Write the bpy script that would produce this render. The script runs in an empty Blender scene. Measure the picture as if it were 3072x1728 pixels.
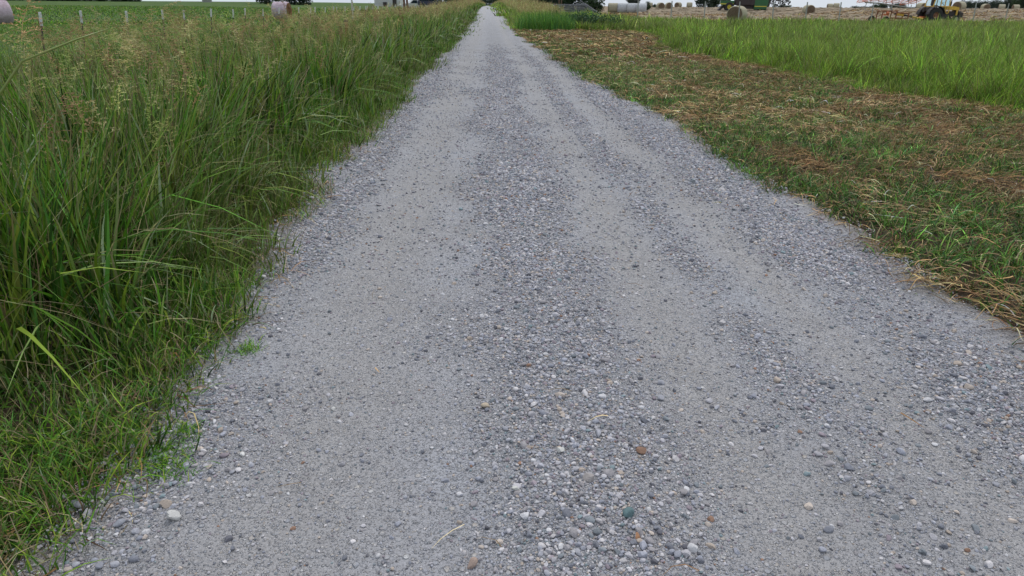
import bpy, math, random
import numpy as np
from mathutils import Matrix, Vector, noise as mnoise

# ------------------------------------------------------------------ camera
sc = bpy.context.scene
H = 1.25
F = 2050.0
PITCH, YAW, ROLL = math.radians(22.46), math.radians(1.96), math.radians(0.41)
cam = bpy.data.cameras.new('camera'); camo = bpy.data.objects.new('camera', cam)
sc.collection.objects.link(camo)
cam.sensor_width = 36; cam.lens = 36*F/3072; cam.clip_start = 0.05; cam.clip_end = 6000
CM = Matrix.Translation((0, 0, H)) @ Matrix.Rotation(-YAW, 4, 'Z') @ Matrix.Rotation(math.pi/2-PITCH, 4, 'X') @ Matrix.Rotation(ROLL, 4, 'Z')
camo.matrix_world = CM
sc.camera = camo
# ------------------------------------------------------------------ world and sun (overcast)
SUN_EL, SUN_AZ = math.radians(58), math.radians(20)      # azimuth from +Y towards +X
w = bpy.data.worlds.new("World"); sc.world = w; w.use_nodes = True
nt = w.node_tree; nt.nodes.clear()
wo = nt.nodes.new('ShaderNodeOutputWorld'); bg = nt.nodes.new('ShaderNodeBackground')
sky = nt.nodes.new('ShaderNodeTexSky'); sky.sky_type = 'NISHITA'; sky.sun_disc = False
sky.sun_elevation = SUN_EL; sky.sun_rotation = SUN_AZ; sky.dust_density = 3.0; sky.air_density = 1.0; sky.ozone_density = 1.5
mx = nt.nodes.new('ShaderNodeMix'); mx.data_type = 'RGBA'; mx.inputs[0].default_value = 0.8
tcw = nt.nodes.new('ShaderNodeTexCoord'); nz = nt.nodes.new('ShaderNodeTexNoise'); nz.inputs['Scale'].default_value = 2.2; nz.inputs['Detail'].default_value = 5
mp = nt.nodes.new('ShaderNodeMapping'); mp.inputs['Scale'].default_value = (1, 1, 4)
cr = nt.nodes.new('ShaderNodeValToRGB')
cr.color_ramp.elements[0].position = .3; cr.color_ramp.elements[0].color = (6.3, 7.1, 8.1, 1)
cr.color_ramp.elements[1].position = .7; cr.color_ramp.elements[1].color = (7.9, 8.5, 9.3, 1)
nt.links.new(tcw.outputs['Generated'], mp.inputs[0]); nt.links.new(mp.outputs[0], nz.inputs[0]); nt.links.new(nz.outputs[0], cr.inputs[0])
nt.links.new(sky.outputs[0], mx.inputs[6]); nt.links.new(cr.outputs[0], mx.inputs[7])
nt.links.new(mx.outputs[2], bg.inputs[0]); bg.inputs[1].default_value = 0.1
nt.links.new(bg.outputs[0], wo.inputs[0])
sl = bpy.data.lights.new('sun', 'SUN'); sl.energy = 1.4; sl.angle = math.radians(16); sl.color = (1, .97, .92)
so = bpy.data.objects.new('sun', sl); sc.collection.objects.link(so)
sd = Vector((math.sin(SUN_AZ)*math.cos(SUN_EL), math.cos(SUN_AZ)*math.cos(SUN_EL), math.sin(SUN_EL)))
so.rotation_euler = sd.to_track_quat('Z', 'Y').to_euler()
sc.view_settings.view_transform = 'Standard'; sc.view_settings.look = 'None'; sc.view_settings.gamma = 1
sc.view_settings.exposure = 0.15
try:
    sc.cycles.max_bounces = 8; sc.cycles.diffuse_bounces = 2; sc.cycles.transmission_bounces = 4; sc.cycles.transparent_max_bounces = 8
except Exception: pass

C = sc.collection
rng = np.random.default_rng(7)
random.seed(5)

# ------------------------------------------------------------------ helpers
def ss(a, b, x):
    t = np.clip((x-a)/(b-a), 0, 1); return t*t*(3-2*t)
_lat = np.random.default_rng(99).random((256, 256))
def vn(x, y, s=1.0, off=0.0):
    x = np.asarray(x, float)*s+off+1000; y = np.asarray(y, float)*s+off*1.7+1000
    xi = np.floor(x).astype(int); yi = np.floor(y).astype(int); fx = x-xi; fy = y-yi
    fx = fx*fx*(3-2*fx); fy = fy*fy*(3-2*fy)
    a = _lat[xi & 255, yi & 255]; b = _lat[(xi+1) & 255, yi & 255]; c = _lat[xi & 255, (yi+1) & 255]; d = _lat[(xi+1) & 255, (yi+1) & 255]
    return (a*(1-fx)+b*fx)*(1-fy)+(c*(1-fx)+d*fx)*fy
def fbm(x, y, s=1.0, off=0.0, o=3):
    r = 0; a = .5
    for k in range(o): r = r+a*vn(x, y, s*2**k, off+17.3*k); a *= .5
    return r/(1-.5**o)
def G(x, y):
    x = np.asarray(x, float); y = np.asarray(y, float)
    near = 1-ss(8, 14, x)
    near = np.where(x < -8, 1-ss(8, 14, -x), near)
    zr = 1.0*ss(30, 150, y); q = ss(44, 58, x); zf = 0.95*ss(80-22*q, 190-75*q, y)
    z = np.where(x > 0, zr*near+zf*(1-near), zr*near+ss(45, 280, y)*1.0*(1-near))
    z = z+0.85*ss(12, 60, -x)*ss(60, 260, y)
    z = z-0.35*np.exp(-((y-62)/10)**2)*ss(14, 30, -x)
    return z+.03*(fbm(x, y, .35, 5)-.5)*ss(2.4, 4, np.abs(x))
def edgeL(y): y = np.asarray(y, float); return -(1.10+.13*ss(1, 4, y)+.06*ss(12, 30, y))+.24*(vn(y*0, y, .9, 3)-.5)+.14*(vn(y*0, y, 3.3, 9)-.5)
def edgeR(y): y = np.asarray(y, float); return 2.12-.52*ss(7, 17, y)-.2*ss(18, 34, y)+.26*(vn(y*0, y, .8, 31)-.5)+.12*(vn(y*0, y, 3.1, 77)-.5)
def tallR(y):            # where the tall grass on the right begins
    y = np.asarray(y, float); b = 6.3-1.1*ss(9, 15, y)+1.6*ss(20, 34, y)+.8*(vn(y*0, y, .5, 51)-.5)+.4*(vn(y*0, y, 1.7, 15)-.5)
    return np.where(y > 38.5, edgeR(y)+.15, b)

def place(px, fwd):
    """world XY seen in photo column px (at the horizon) at a forward distance"""
    py = 16+(px-1466)*math.tan(ROLL)
    d = CM.to_3x3() @ Vector(((px-1536)/F, (864-py)/F, -1))
    fx, fy = math.sin(YAW), math.cos(YAW)
    k = fwd/(d.x*fx+d.y*fy)
    return (d.x*k, d.y*k)

def mesh_np(name, V, FC, cols=None, mats=(), smooth=False, quads=True, matidx=None):
    """V (n,3); FC list of face arrays (k,3)/(k,4)"""
    me = bpy.data.meshes.new(name)
    if not isinstance(FC, list): FC = [FC]
    FC = [f for f in FC if len(f)]
    nl = sum(f.size for f in FC); nf = sum(len(f) for f in FC)
    me.vertices.add(len(V)); me.vertices.foreach_set('co', np.ascontiguousarray(V, dtype=np.float32).ravel())
    me.loops.add(nl); me.loops.foreach_set('vertex_index', np.concatenate([f.ravel() for f in FC]).astype(np.int32))
    me.polygons.add(nf)
    tot = np.concatenate([np.full(len(f), f.shape[1]) for f in FC]); st = np.concatenate([[0], np.cumsum(tot)[:-1]])
    me.polygons.foreach_set('loop_start', st.astype(np.int32))
    me.polygons.foreach_set('loop_total', tot.astype(np.int32))
    if cols is not None:
        a = me.attributes.new('tint', 'FLOAT_COLOR', 'POINT')
        c = np.ones((len(V), 4), dtype=np.float32); c[:, :3] = cols; a.data.foreach_set('color', c.ravel())
    for m in mats: me.materials.append(m)
    if matidx is not None: me.polygons.foreach_set('material_index', matidx.astype(np.int32))
    me.update(calc_edges=True)
    me.polygons.foreach_set('use_smooth', np.full(nf, bool(smooth)))
    return me
def link(name, me, parent=None):
    o = bpy.data.objects.new(name, me); C.objects.link(o)
    if parent: o.parent = parent
    return o
def tag(o, label=None, cat=None, group=None, kind=None):
    if label: o['label'] = label
    if cat: o['category'] = cat
    if group: o['group'] = group
    if kind: o['kind'] = kind
    return o
def thing(name, label, cat, xy, rz=0, group=None, dz=0):
    o = bpy.data.objects.new(name, None); C.objects.link(o); o.empty_display_size = .2
    o.location = (xy[0], xy[1], float(G(xy[0], xy[1]))+dz); o.rotation_euler = (0, 0, rz)
    return tag(o, label, cat, group)
def copy_tree(o, parent=None):
    c = o.copy(); C.objects.link(c); c.parent = parent
    if parent is None and 'label' in c: pass
    for ch in list(o.children): copy_tree(ch, c)
    return c

# ------------------------------------------------------------------ materials
def newmat(name):
    m = bpy.data.materials.new(name); m.use_nodes = True; n = m.node_tree; n.nodes.clear()
    out = n.nodes.new('ShaderNodeOutputMaterial'); p = n.nodes.new('ShaderNodeBsdfPrincipled')
    n.links.new(p.outputs[0], out.inputs[0]); return m, n, p, out
def N(n, t, **k):
    x = n.nodes.new(t)
    for a, b in k.items():
        if a in x.inputs: x.inputs[a].default_value = b
        else: setattr(x, a, b)
    return x
def ramp(n, src, stops):
    r = n.nodes.new('ShaderNodeValToRGB'); e = r.color_ramp.elements
    while len(e) > 1: e.remove(e[-1])
    e[0].position = stops[0][0]; e[0].color = (*stops[0][1], 1)
    for p, c in stops[1:]: k = e.new(p); k.color = (*c, 1)
    n.links.new(src, r.inputs[0]); return r.outputs[0]
def mixc(n, fac, a, b, mode='MIX'):
    m = n.nodes.new('ShaderNodeMix'); m.data_type = 'RGBA'; m.blend_type = mode
    for i, v in ((0, fac), (6, a), (7, b)):
        if hasattr(v, 'node'): n.links.new(v, m.inputs[i])
        else: m.inputs[i].default_value = v if i == 0 else (*v, 1)
    return m.outputs[2]
def noise(n, scale, detail=4, rough=.6, vec=None):
    t = N(n, 'ShaderNodeTexNoise', Scale=scale, Detail=detail, Roughness=rough)
    if vec: n.links.new(vec, t.inputs[0])
    return t.outputs[0]
def objco(n): return n.nodes.new('ShaderNodeTexCoord').outputs['Object']
def bump(n, p, h, dist, strength=1.0):
    b = N(n, 'ShaderNodeBump', Strength=strength, Distance=dist); n.links.new(h, b.inputs['Height']); n.links.new(b.outputs[0], p.inputs['Normal']); return b

def paint(name, col, rough=.5, metal=0, var=.12, scale=3, dirt=None, dirtamt=.5, bmp=0):
    m, n, p, o = newmat(name); co = objco(n)
    c2 = tuple(max(0, c*(1-var*2)) for c in col)
    c = ramp(n, noise(n, scale, 5, .65, co), [(.3, c2), (.7, col)])
    if dirt:
        f = ramp(n, noise(n, scale*1.7+2, 6, .7, co), [(.45, (0, 0, 0)), (.62, (dirtamt,)*3)])
        c = mixc(n, f, c, dirt)
    n.links.new(c, p.inputs['Base Color']); p.inputs['Roughness'].default_value = rough; p.inputs['Metallic'].default_value = metal
    if bmp: bump(n, p, noise(n, scale*8, 5, .7, co), bmp)
    return m
def leafmat(name, rough=.55, trans=.3, spec=.25):
    m, n, p, out = newmat(name)
    a = N(n, 'ShaderNodeAttribute', attribute_name='tint')
    n.links.new(a.outputs['Color'], p.inputs['Base Color']); p.inputs['Roughness'].default_value = rough
    p.inputs['Specular IOR Level'].default_value = spec
    t = n.nodes.new('ShaderNodeBsdfTranslucent'); n.links.new(a.outputs['Color'], t.inputs[0])
    ms = n.nodes.new('ShaderNodeMixShader'); ms.inputs[0].default_value = trans
    n.links.new(p.outputs[0], ms.inputs[1]); n.links.new(t.outputs[0], ms.inputs[2]); n.links.new(ms.outputs[0], out.inputs[0])
    return m
M_GRASS = leafmat('grass_blades', .5, .15, .12)
M_STRAW = leafmat('dry_straw', .7, .12, .15)
M_LEAF = leafmat('tree_leaves', .6, .2, .2)

def stone_mat():
    m, n, p, out = newmat('stone'); co = objco(n)
    a = N(n, 'ShaderNodeAttribute', attribute_name='tint')
    f = ramp(n, noise(n, 220, 4, .65, co), [(.3, (.78, .78, .78)), (.7, (1.12, 1.1, 1.08))])
    c = mixc(n, 1.0, a.outputs['Color'], f, 'MULTIPLY')
    n.links.new(c, p.inputs['Base Color']); p.inputs['Roughness'].default_value = .8; p.inputs['Specular IOR Level'].default_value = .3
    bump(n, p, noise(n, 500, 3, .6, co), .0012)
    return m
M_STONE = stone_mat()

def road_mat():
    m, n, p, out = newmat('gravel_road'); co = objco(n)
    a = N(n, 'ShaderNodeAttribute', attribute_name='tint').outputs['Color']     # r = coarse gravel amount, g = track dust, b = edge soil
    sep = n.nodes.new('ShaderNodeSeparateColor'); n.links.new(a, sep.inputs[0])
    # fine packed base
    big = ramp(n, noise(n, 1.1, 5, .6, co), [(.3, (.355, .345, .345)), (.5, (.415, .41, .43)), (.7, (.425, .44, .48))])
    dust = ramp(n, noise(n, 9, 6, .7, co), [(.3, (.37, .35, .34)), (.7, (.455, .44, .435))])
    base = mixc(n, sep.outputs[1], big, dust)
    grit = ramp(n, noise(n, 190, 4, .75, co), [(.32, (.66, .65, .66)), (.5, (.97, .97, .97)), (.68, (1.22, 1.22, 1.24))])
    base = mixc(n, 1.0, base, grit, 'MULTIPLY')
    # pebble cells
    h = None; col = base
    for sc_, thr in ((48, .62), (95, .42), (170, .30)):
        v = N(n, 'ShaderNodeTexVoronoi', Scale=sc_, Randomness=1.0); n.links.new(co, v.inputs['Vector'])
        s2 = n.nodes.new('ShaderNodeSeparateColor'); n.links.new(v.outputs['Color'], s2.inputs[0])
        pc = ramp(n, s2.outputs[0], [(0, (.26, .26, .275)), (.2, (.34, .345, .37)), (.45, (.42, .425, .46)), (.62, (.40, .385, .385)), (.8, (.49, .485, .50)), (.93, (.52, .47, .42)), (1, (.64, .63, .63))])
        inside = ramp(n, v.outputs['Distance'], [(.30, (1, 1, 1)), (.48, (0, 0, 0))])
        mt = n.nodes.new('ShaderNodeMath'); mt.operation = 'ADD'; n.links.new(s2.outputs[1], mt.inputs[0])
        n.links.new(sep.outputs[0], mt.inputs[1])
        on = ramp(n, mt.outputs[0], [(thr+.15, (0, 0, 0)), (thr+.3, (1, 1, 1))])
        f = mixc(n, 1.0, inside, on, 'MULTIPLY')
        col = mixc(n, f, col, pc)
        if h is None: h = f
        else:
            mm = n.nodes.new('ShaderNodeMath'); mm.operation = 'MAXIMUM'; n.links.new(h, mm.inputs[0]); n.links.new(f, mm.inputs[1]); h = mm.outputs[0]
    soil = ramp(n, noise(n, 14, 5, .7, co), [(.3, (.20, .165, .135)), (.7, (.30, .26, .22))])
    col = mixc(n, sep.outputs[2], col, soil)
    n.links.new(col, p.inputs['Base Color']); p.inputs['Roughness'].default_value = .9; p.inputs['Specular IOR Level'].default_value = .2
    ad = n.nodes.new('ShaderNodeMath'); ad.operation = 'ADD'; n.links.new(h, ad.inputs[0]); n.links.new(noise(n, 120, 5, .7, co), ad.inputs[1])
    bump(n, p, ad.outputs[0], .009, 1.0)
    return m
def soil_mat():
    m, n, p, out = newmat('field_soil'); co = objco(n)
    a = N(n, 'ShaderNodeAttribute', attribute_name='tint').outputs['Color']
    sep = n.nodes.new('ShaderNodeSeparateColor'); n.links.new(a, sep.inputs[0])
    soil = ramp(n, noise(n, 7, 6, .7, co), [(.3, (.035, .025, .018)), (.6, (.075, .055, .038)), (.75, (.13, .10, .065))])
    turf = ramp(n, noise(n, .35, 7, .75, co), [(.3, (.055, .10, .028)), (.5, (.075, .125, .035)), (.7, (.12, .15, .055))])
    turf = mixc(n, 1.0, turf, ramp(n, noise(n, 11, 4, .8, co), [(.3, (.7, .7, .7)), (.7, (1.3, 1.3, 1.3))]), 'MULTIPLY')
    hay = ramp(n, noise(n, .8, 8, .8, co), [(.3, (.15, .11, .075)), (.5, (.27, .21, .14)), (.7, (.38, .31, .21))])
    c = mixc(n, sep.outputs[1], soil, turf); c = mixc(n, sep.outputs[0], c, hay)
    n.links.new(c, p.inputs['Base Color']); p.inputs['Roughness'].default_value = 1; p.inputs['Specular IOR Level'].default_value = .1
    bump(n, p, noise(n, 25, 6, .8, co), .03, .8)
    return m

# ------------------------------------------------------------------ ground and road
def sheet(name, xs, ys, zf, colf, mat):
    X, Y = np.meshgrid(xs, ys); X2, Y2 = X.copy(), Y.copy()
    Z = zf(X2, Y2); V = np.stack([X2, Y2, Z], -1).reshape(-1, 3)
    nx, ny = len(xs), len(ys); i = np.arange(nx*ny).reshape(ny, nx)
    f = np.stack([i[:-1, :-1], i[:-1, 1:], i[1:, 1:], i[1:, :-1]], -1).reshape(-1, 4)
    me = mesh_np(name, V, f, colf(V[:, 0], V[:, 1]), [mat], smooth=True)
    return tag(link(name, me), kind='structure')
def coarse(x, y):
    m = .10*(vn(y*0, y, .45, 12)-.5)*2
    c = .95*np.exp(-((x-.22-m)/.24)**2)+.45*np.exp(-((x-1.02-m)/.12)**2)+.85*np.exp(-((x-1.72-m)/.22)**2)+.45*np.exp(-((x+1.02-m*.5)/.17)**2)
    c = c*(.35+1.3*ss(.25, .75, fbm(x, y, 1.9, 41)))+.30*ss(.52, .75, fbm(x, y, 1.3, 8))
    tr = np.exp(-((x+.50)/.30)**2)+np.exp(-((x-.76)/.16)**2)+np.exp(-((x-1.36)/.14)**2)
    return np.clip(c*(1-.6*np.clip(tr, 0, 1)), .02, 1.1)
xs = np.unique(np.concatenate([np.linspace(-2500, -60, 30), np.linspace(-60, -10, 41), np.linspace(-10, 10, 121), np.linspace(10, 70, 61), np.linspace(70, 2500, 30)]))
ys = np.unique(np.concatenate([np.linspace(-40, -3, 6), np.linspace(-3, 14, 120), np.linspace(14, 60, 100), np.linspace(60, 300, 121), np.linspace(300, 4000, 30)]))
def ground_cols(x, y):
    c = np.zeros((len(x), 3))
    mown = (x > 0) & (x < tallR(y)) & (y < 38.5)
    hayf = ss(16, 20, x)*ss(67, 69, y)
    far = ss(9, 12, -x)+ss(60, 70, y)+(x > 0)*(1-mown)*.9
    c[:, 1] = np.clip(far*.95+(x < -9)*.5, 0, 1); c[:, 0] = hayf
    c[:, 1] = np.where((np.abs(x) < 7.2) & (y < 38), np.minimum(c[:, 1], .12), c[:, 1])
    return c
sheet('ground', xs, ys, lambda X, Y: G(X, Y)-.02*(np.abs(X-.4) < 1.9), ground_cols, soil_mat())
# road: columns follow the wandering edges
rows = np.unique(np.concatenate([np.linspace(-3, 10, 400), np.linspace(10, 40, 200), np.linspace(40, 480, 300)]))
tcol = np.linspace(0, 1, 90)
EL = edgeL(rows)-.12; ER = edgeR(rows)+.12
X = EL[:, None]*(1-tcol)+ER[:, None]*tcol; Y = np.repeat(rows[:, None], 90, 1)
def road_z(X, Y):
    m = .10*(vn(Y*0, Y, .45, 12)-.5)*2
    z = .012*np.exp(-((X-.22-m)/.3)**2)-.012*np.exp(-((X+.55)/.2)**2)-.010*np.exp(-((X-.72)/.16)**2)-.008*np.exp(-((X-1.32)/.14)**2)
    z = z+.010*(fbm(X, Y, 6, 3)-.5)+.006*(fbm(X, Y, 22, 13, 2)-.5)
    return G(X, Y)+.012+z
Zr = road_z(X, Y)
e = np.minimum((X-EL[:, None]), (ER[:, None]-X))
Zr = Zr-.03*(1-ss(0, .12, e))
V = np.stack([X, Y, Zr], -1).reshape(-1, 3); i = np.arange(X.size).reshape(X.shape)
f = np.stack([i[:-1, :-1], i[:-1, 1:], i[1:, 1:], i[1:, :-1]], -1).reshape(-1, 4)
cc = coarse(X, Y); tr = np.clip(np.exp(-((X+.55)/.26)**2)+np.exp(-((X-.74)/.17)**2)+np.exp(-((X-1.36)/.15)**2), 0, 1)*(.35+.8*fbm(X, Y, .9, 60))
soilm = np.clip((1-ss(.02, .30+.0*X, e+.16*(fbm(X, Y, 3, 21)-.5)))*.85, 0, 1)
rc = np.stack([cc, np.clip(tr, 0, 1), soilm], -1).reshape(-1, 3)
tag(link('road', mesh_np('road', V, f, rc, [road_mat()], smooth=True)), kind='structure')

# ------------------------------------------------------------------ gravel
def ico(sub):
    import bmesh
    b = bmesh.new(); bmesh.ops.create_icosphere(b, subdivisions=sub, radius=1)
    v = np.array([q.co[:] for q in b.verts]); f = np.array([[q.index for q in t.verts] for t in b.faces]); b.free(); return v, f
def stone_templates(sub, n, r, rounded=False):
    v0, f = ico(sub); out = []
    for k in range(n):
        v = v0.copy(); npl = r.integers(6, 10)
        if sub > 1:
            nrm = r.normal(size=(npl, 3)); nrm /= np.linalg.norm(nrm, axis=1)[:, None]; d = r.uniform(.42, .85, npl)
            dot = v@nrm.T; s = np.where(dot > 1e-3, d/np.maximum(dot, 1e-3), 9).min(1); s = np.minimum(s, 1)
            if rounded: s = s*.9+.1*.7
            v = v*s[:, None]
        else: v = v*r.uniform(.65, 1.05, (len(v), 1))
        v = v*np.array([1, r.uniform(.62, .95), r.uniform(.42, .75)])
        out.append(v/np.abs(v[:, 0]).max())
    return np.array(out), f
PAL = np.array([(.24, .25, .28), (.30, .31, .345), (.36, .365, .39), (.31, .295, .295), (.42, .41, .42), (.25, .275, .29), (.52, .50, .49), (.52, .515, .51), (.40, .34, .28), (.36, .22, .15), (.28, .24, .26), (.21, .27, .28), (.46, .40, .34), (.17, .17, .19)])
PAL = PAL*np.array([1.17, 1.16, 1.20]); PAL[-1] *= .7; PAL[0] *= .75; PAL[5] *= .8; PAL[9] *= .8
PW = np.array([12, 14, 16, 15, 14, 8, 10, 5, 4, 1.0, 6, 2.5, 4.5, 5]); PW = PW/PW.sum()
def stone_field(n, xr, yr, smin, smax, pw, tmpl, minc=0.0, r=rng, dens=lambda x, y: coarse(x, y)):
    T, f = tmpl
    x = r.uniform(*xr, n*2); y = r.uniform(yr[0]**.5 if False else yr[0], yr[1], n*2)
    keep = (r.random(n*2) < np.clip(dens(x, y)+minc, 0, 1)) & (x > edgeL(y)-.1) & (x < edgeR(y)+.1) & (np.abs(x-.03*y) < .86*y+1.0)
    x, y = x[keep], y[keep]; k = len(x)
    u = r.random(k); s = (smin**(1-pw)+u*(smax**(1-pw)-smin**(1-pw)))**(1/(1-pw))/2
    return stamp(T, f, x, y, road_z(x, y), s, r)
def stamp(T, f, x, y, z, s, r, col=None, sink=.25):
    k = len(x); ti = r.integers(0, len(T), k); P = T[ti]*s[:, None, None]
    a = r.uniform(0, 2*np.pi, k); ca, sa = np.cos(a)[:, None], np.sin(a)[:, None]
    tl = r.normal(0, .22, k)[:, None]; ct, st_ = np.cos(tl), np.sin(tl)
    px, py, pz = P[..., 0], P[..., 1], P[..., 2]
    px, pz = px*ct-pz*st_, px*st_+pz*ct
    X = px*ca-py*sa+x[:, None]; Y = px*sa+py*ca+y[:, None]
    Z = pz+z[:, None]-pz.min(1)[:, None]-sink*(pz.max(1)-pz.min(1))[:, None]
    V = np.stack([X, Y, Z], -1).reshape(-1, 3)
    nv = T.shape[1]; FF = (f[None]+(np.arange(k)*nv)[:, None, None]).reshape(-1, f.shape[1])
    if col is None:
        c = PAL[r.choice(len(PAL), k, p=PW)]*r.uniform(.8, 1.15, (k, 1))
    else: c = col
    return V, FF, np.repeat(c, nv, 0)
def merge(parts):
    V = []; F_ = {}; Cc = []; off = 0
    for v, f, c in parts:
        V.append(v); Cc.append(c)
        for g in (f if isinstance(f, list) else [f]):
            F_.setdefault(g.shape[1], []).append(g+off)
        off += len(v)
    return np.concatenate(V), [np.concatenate(a) for a in F_.values()], np.concatenate(Cc)
T1 = stone_templates(1, 24, rng); T2 = stone_templates(2, 30, rng); T3 = stone_templates(3, 24, rng, True)
fade = lambda x, y: coarse(x, y)*(1-ss(10, 26, y))
P = [stone_field(75000, (-1.6, 3.2), (.85, 3.2), .004, .010, 1.6, T1, .12),
     stone_field(42000, (-1.6, 3.2), (.85, 4.2), .008, .022, 2.6, T2, .03),
     stone_field(2600, (-1.6, 3.2), (.85, 6.0), .020, .036, 3.0, T3, .04),
     stone_field(95000, (-1.5, 2.5), (3.2, 9.0), .009, .018, 2.0, T1, .05),
     stone_field(13000, (-1.5, 2.5), (4.2, 12.0), .018, .040, 2.6, T2, .025),
     stone_field(60000, (-1.5, 2.3), (9, 26.0), .016, .032, 2.2, T1, 0, dens=fade)]
V, FF, CC = merge(P)
tag(link('gravel', mesh_np('gravel', V, FF, CC, [M_STONE])), 'loose grey gravel scattered in ridges along the road', 'gravel', kind='stuff')

def ground_at(px, py):
    d = CM.to_3x3() @ Vector(((px-1536)/F, (864-py)/F, -1)); k = -H/d.z
    return d.x*k, d.y*k
NOTABLE = [(1882, 1566, .034, (.12, .19, .20), 'blue green angular stone, largest coloured one in the gravel ridge at the bottom'),
 (1458, 1232, .030, (.50, .42, .32), 'cream tan stone lying alone at the left side of the gravel ridge'),
 (1680, 1378, .026, (.62, .61, .58), 'rounded off white stone beside a white angular one in the gravel ridge'),
 (1548, 1490, .027, (.60, .60, .56), 'pale cream angular stone at the left edge of the lower gravel ridge'),
 (1765, 1462, .032, (.36, .33, .32), 'blocky grey brown stone in the middle of the gravel ridge'),
 (1910, 1636, .020, (.42, .22, .12), 'small orange brown rounded stone near the bottom of the road'),
 (522, 1570, .034, (.58, .57, .55), 'pale pointed stone on the bare left wheel track'),
 (362, 1586, .028, (.30, .31, .35), 'grey stone by the short grass at the lower left of the road'),
 (360, 1345, .030, (.42, .35, .28), 'tan brown stone at the grass edge on the left'),
 (727, 1373, .022, (.74, .73, .71), 'bright white stone on the left wheel track'),
 (240, 1533, .042, (.25, .26, .28), 'flat dark grey stone half in the short grass at the lower left'),
 (1416, 1712, .030, (.40, .30, .25), 'reddish brown rounded stone at the bottom edge of the road'),
 (1000, 1230, .020, (.56, .55, .53), 'small pale stone on the packed left wheel track')]
for k, (px, py, s, c, lab) in enumerate(NOTABLE):
    x, y = ground_at(px, py); T, f = T3
    v, ff, cc_ = stamp(T[k:k+1], f, np.array([0.]), np.array([0.]), np.array([0.]), np.array([s/2*1.15]), np.random.default_rng(k), np.array([c]), .15)
    o = link('stone', mesh_np('stone', v, ff, cc_, [M_STONE])); o.location = (x, y, float(road_z(np.array(x), np.array(y))))
    tag(o, lab, 'stone', 'larger stones on the road')

# ------------------------------------------------------------------ grass
def blades(x, y, h, az, lean, droop, wd, col, nseg=4, z0=None, tipcol=None, r=rng, wig=0.0):
    k = len(x); t = np.linspace(0, 1, nseg+1)[None, :]
    if z0 is None: z0 = G(x, y)-.01
    L = h[:, None]; ln = lean[:, None]; dr = droop[:, None]
    hor = L*(ln*t+dr*.75*t**2); z = L*t*np.sqrt(np.maximum(0, 1-(.6*ln)**2))*(1-.62*dr*t**1.6)
    ca, sa = np.cos(az)[:, None], np.sin(az)[:, None]
    wv = wig*L*np.sin(t*5+az[:, None]*7)
    X = x[:, None]+ca*hor-sa*wv; Y = y[:, None]+sa*hor+ca*wv; Z = z0[:, None]+z
    tw = r.uniform(-1.2, 1.2, k)[:, None]
    sx, sy = -np.sin(az[:, None]+tw), np.cos(az[:, None]+tw)
    ww = wd[:, None]*.5*(1-t**2.2*.97)
    A = np.stack([X-sx*ww, Y-sy*ww, Z], -1); B = np.stack([X+sx*ww, Y+sy*ww, Z+ww*.3], -1)
    V = np.stack([A, B], 2).reshape(-1, 3)                       # k,(nseg+1),2
    b = (np.arange(k)*(nseg+1)*2)[:, None]+(np.arange(nseg)*2)[None, :]
    f = np.stack([b, b+1, b+3, b+2], -1).reshape(-1, 4)
    if tipcol is None: cc = np.repeat(col, (nseg+1)*2, 0)
    else:
        tt = (t[..., None]**2); cc = col[:, None, :]*(1-tt)+tipcol[:, None, :]*tt; cc = np.repeat(cc.reshape(-1, 3), 2, 0)
    return V, f, cc
GREENS = np.array([(.050, .150, .016), (.080, .215, .022), (.115, .27, .028), (.060, .175, .035), (.165, .30, .035), (.10, .215, .055), (.22, .31, .05), (.030, .090, .014), (.022, .07, .012)])*np.array([1.18, 1.08, .85])
TANS = np.array([(.30, .235, .13), (.24, .175, .09), (.38, .31, .19), (.20, .14, .085), (.27, .24, .13), (.16, .10, .06)])
SEEDS = np.array([(.44, .42, .15), (.42, .34, .14), (.52, .46, .22), (.30, .36, .10), (.42, .26, .13), (.34, .21, .11)])
def pick(pal, k, r=rng, v=.18, w=None): return np.minimum(pal[r.choice(len(pal), k, p=w)]*np.exp(r.normal(-.5*(v*1.3)**2, v*1.3, (k, 1))), .8)
def scatter(n, xr, yr, fn, r=rng, cull=1.5):
    x = r.uniform(*xr, n); y = r.uniform(*yr, n)
    kp = (np.abs(x-.034*y) < .80*y+cull); x, y = x[kp], y[kp]
    pr = fn(x, y); k = r.random(len(x)) < pr; return x[k], y[k]
def tuss(n, xr, yr, fn, per, sig, frac=.75):
    x, y = scatter(n, xr, yr, fn); k = len(x); m = max(2, k//per)
    ci = rng.integers(0, k, m); cx, cy = x[ci].copy(), y[ci].copy(); pickc = rng.integers(0, m, k); us = rng.random(k) < frac
    # nearest-ish: reassign blades to tussock centres
    dx, dy = rng.normal(0, sig, k), rng.normal(0, sig, k)
    x = np.where(us, cx[pickc]+dx, x); y = np.where(us, cy[pickc]+dy, y)
    az = np.where(us, np.arctan2(dy, dx)+rng.normal(0, .5, k), rng.uniform(0, 6.28, k))
    out = np.where(us, np.clip(np.hypot(dx, dy)/sig*.12, 0, .35), 0)
    br = np.where(us, np.exp(rng.normal(0, .38, m))[pickc], rng.uniform(.6, 1.2, k)); hh = np.where(us, rng.uniform(.7, 1.25, m)[pickc], rng.uniform(.6, 1.0, k))
    return x, y, az, out, br, hh
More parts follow.
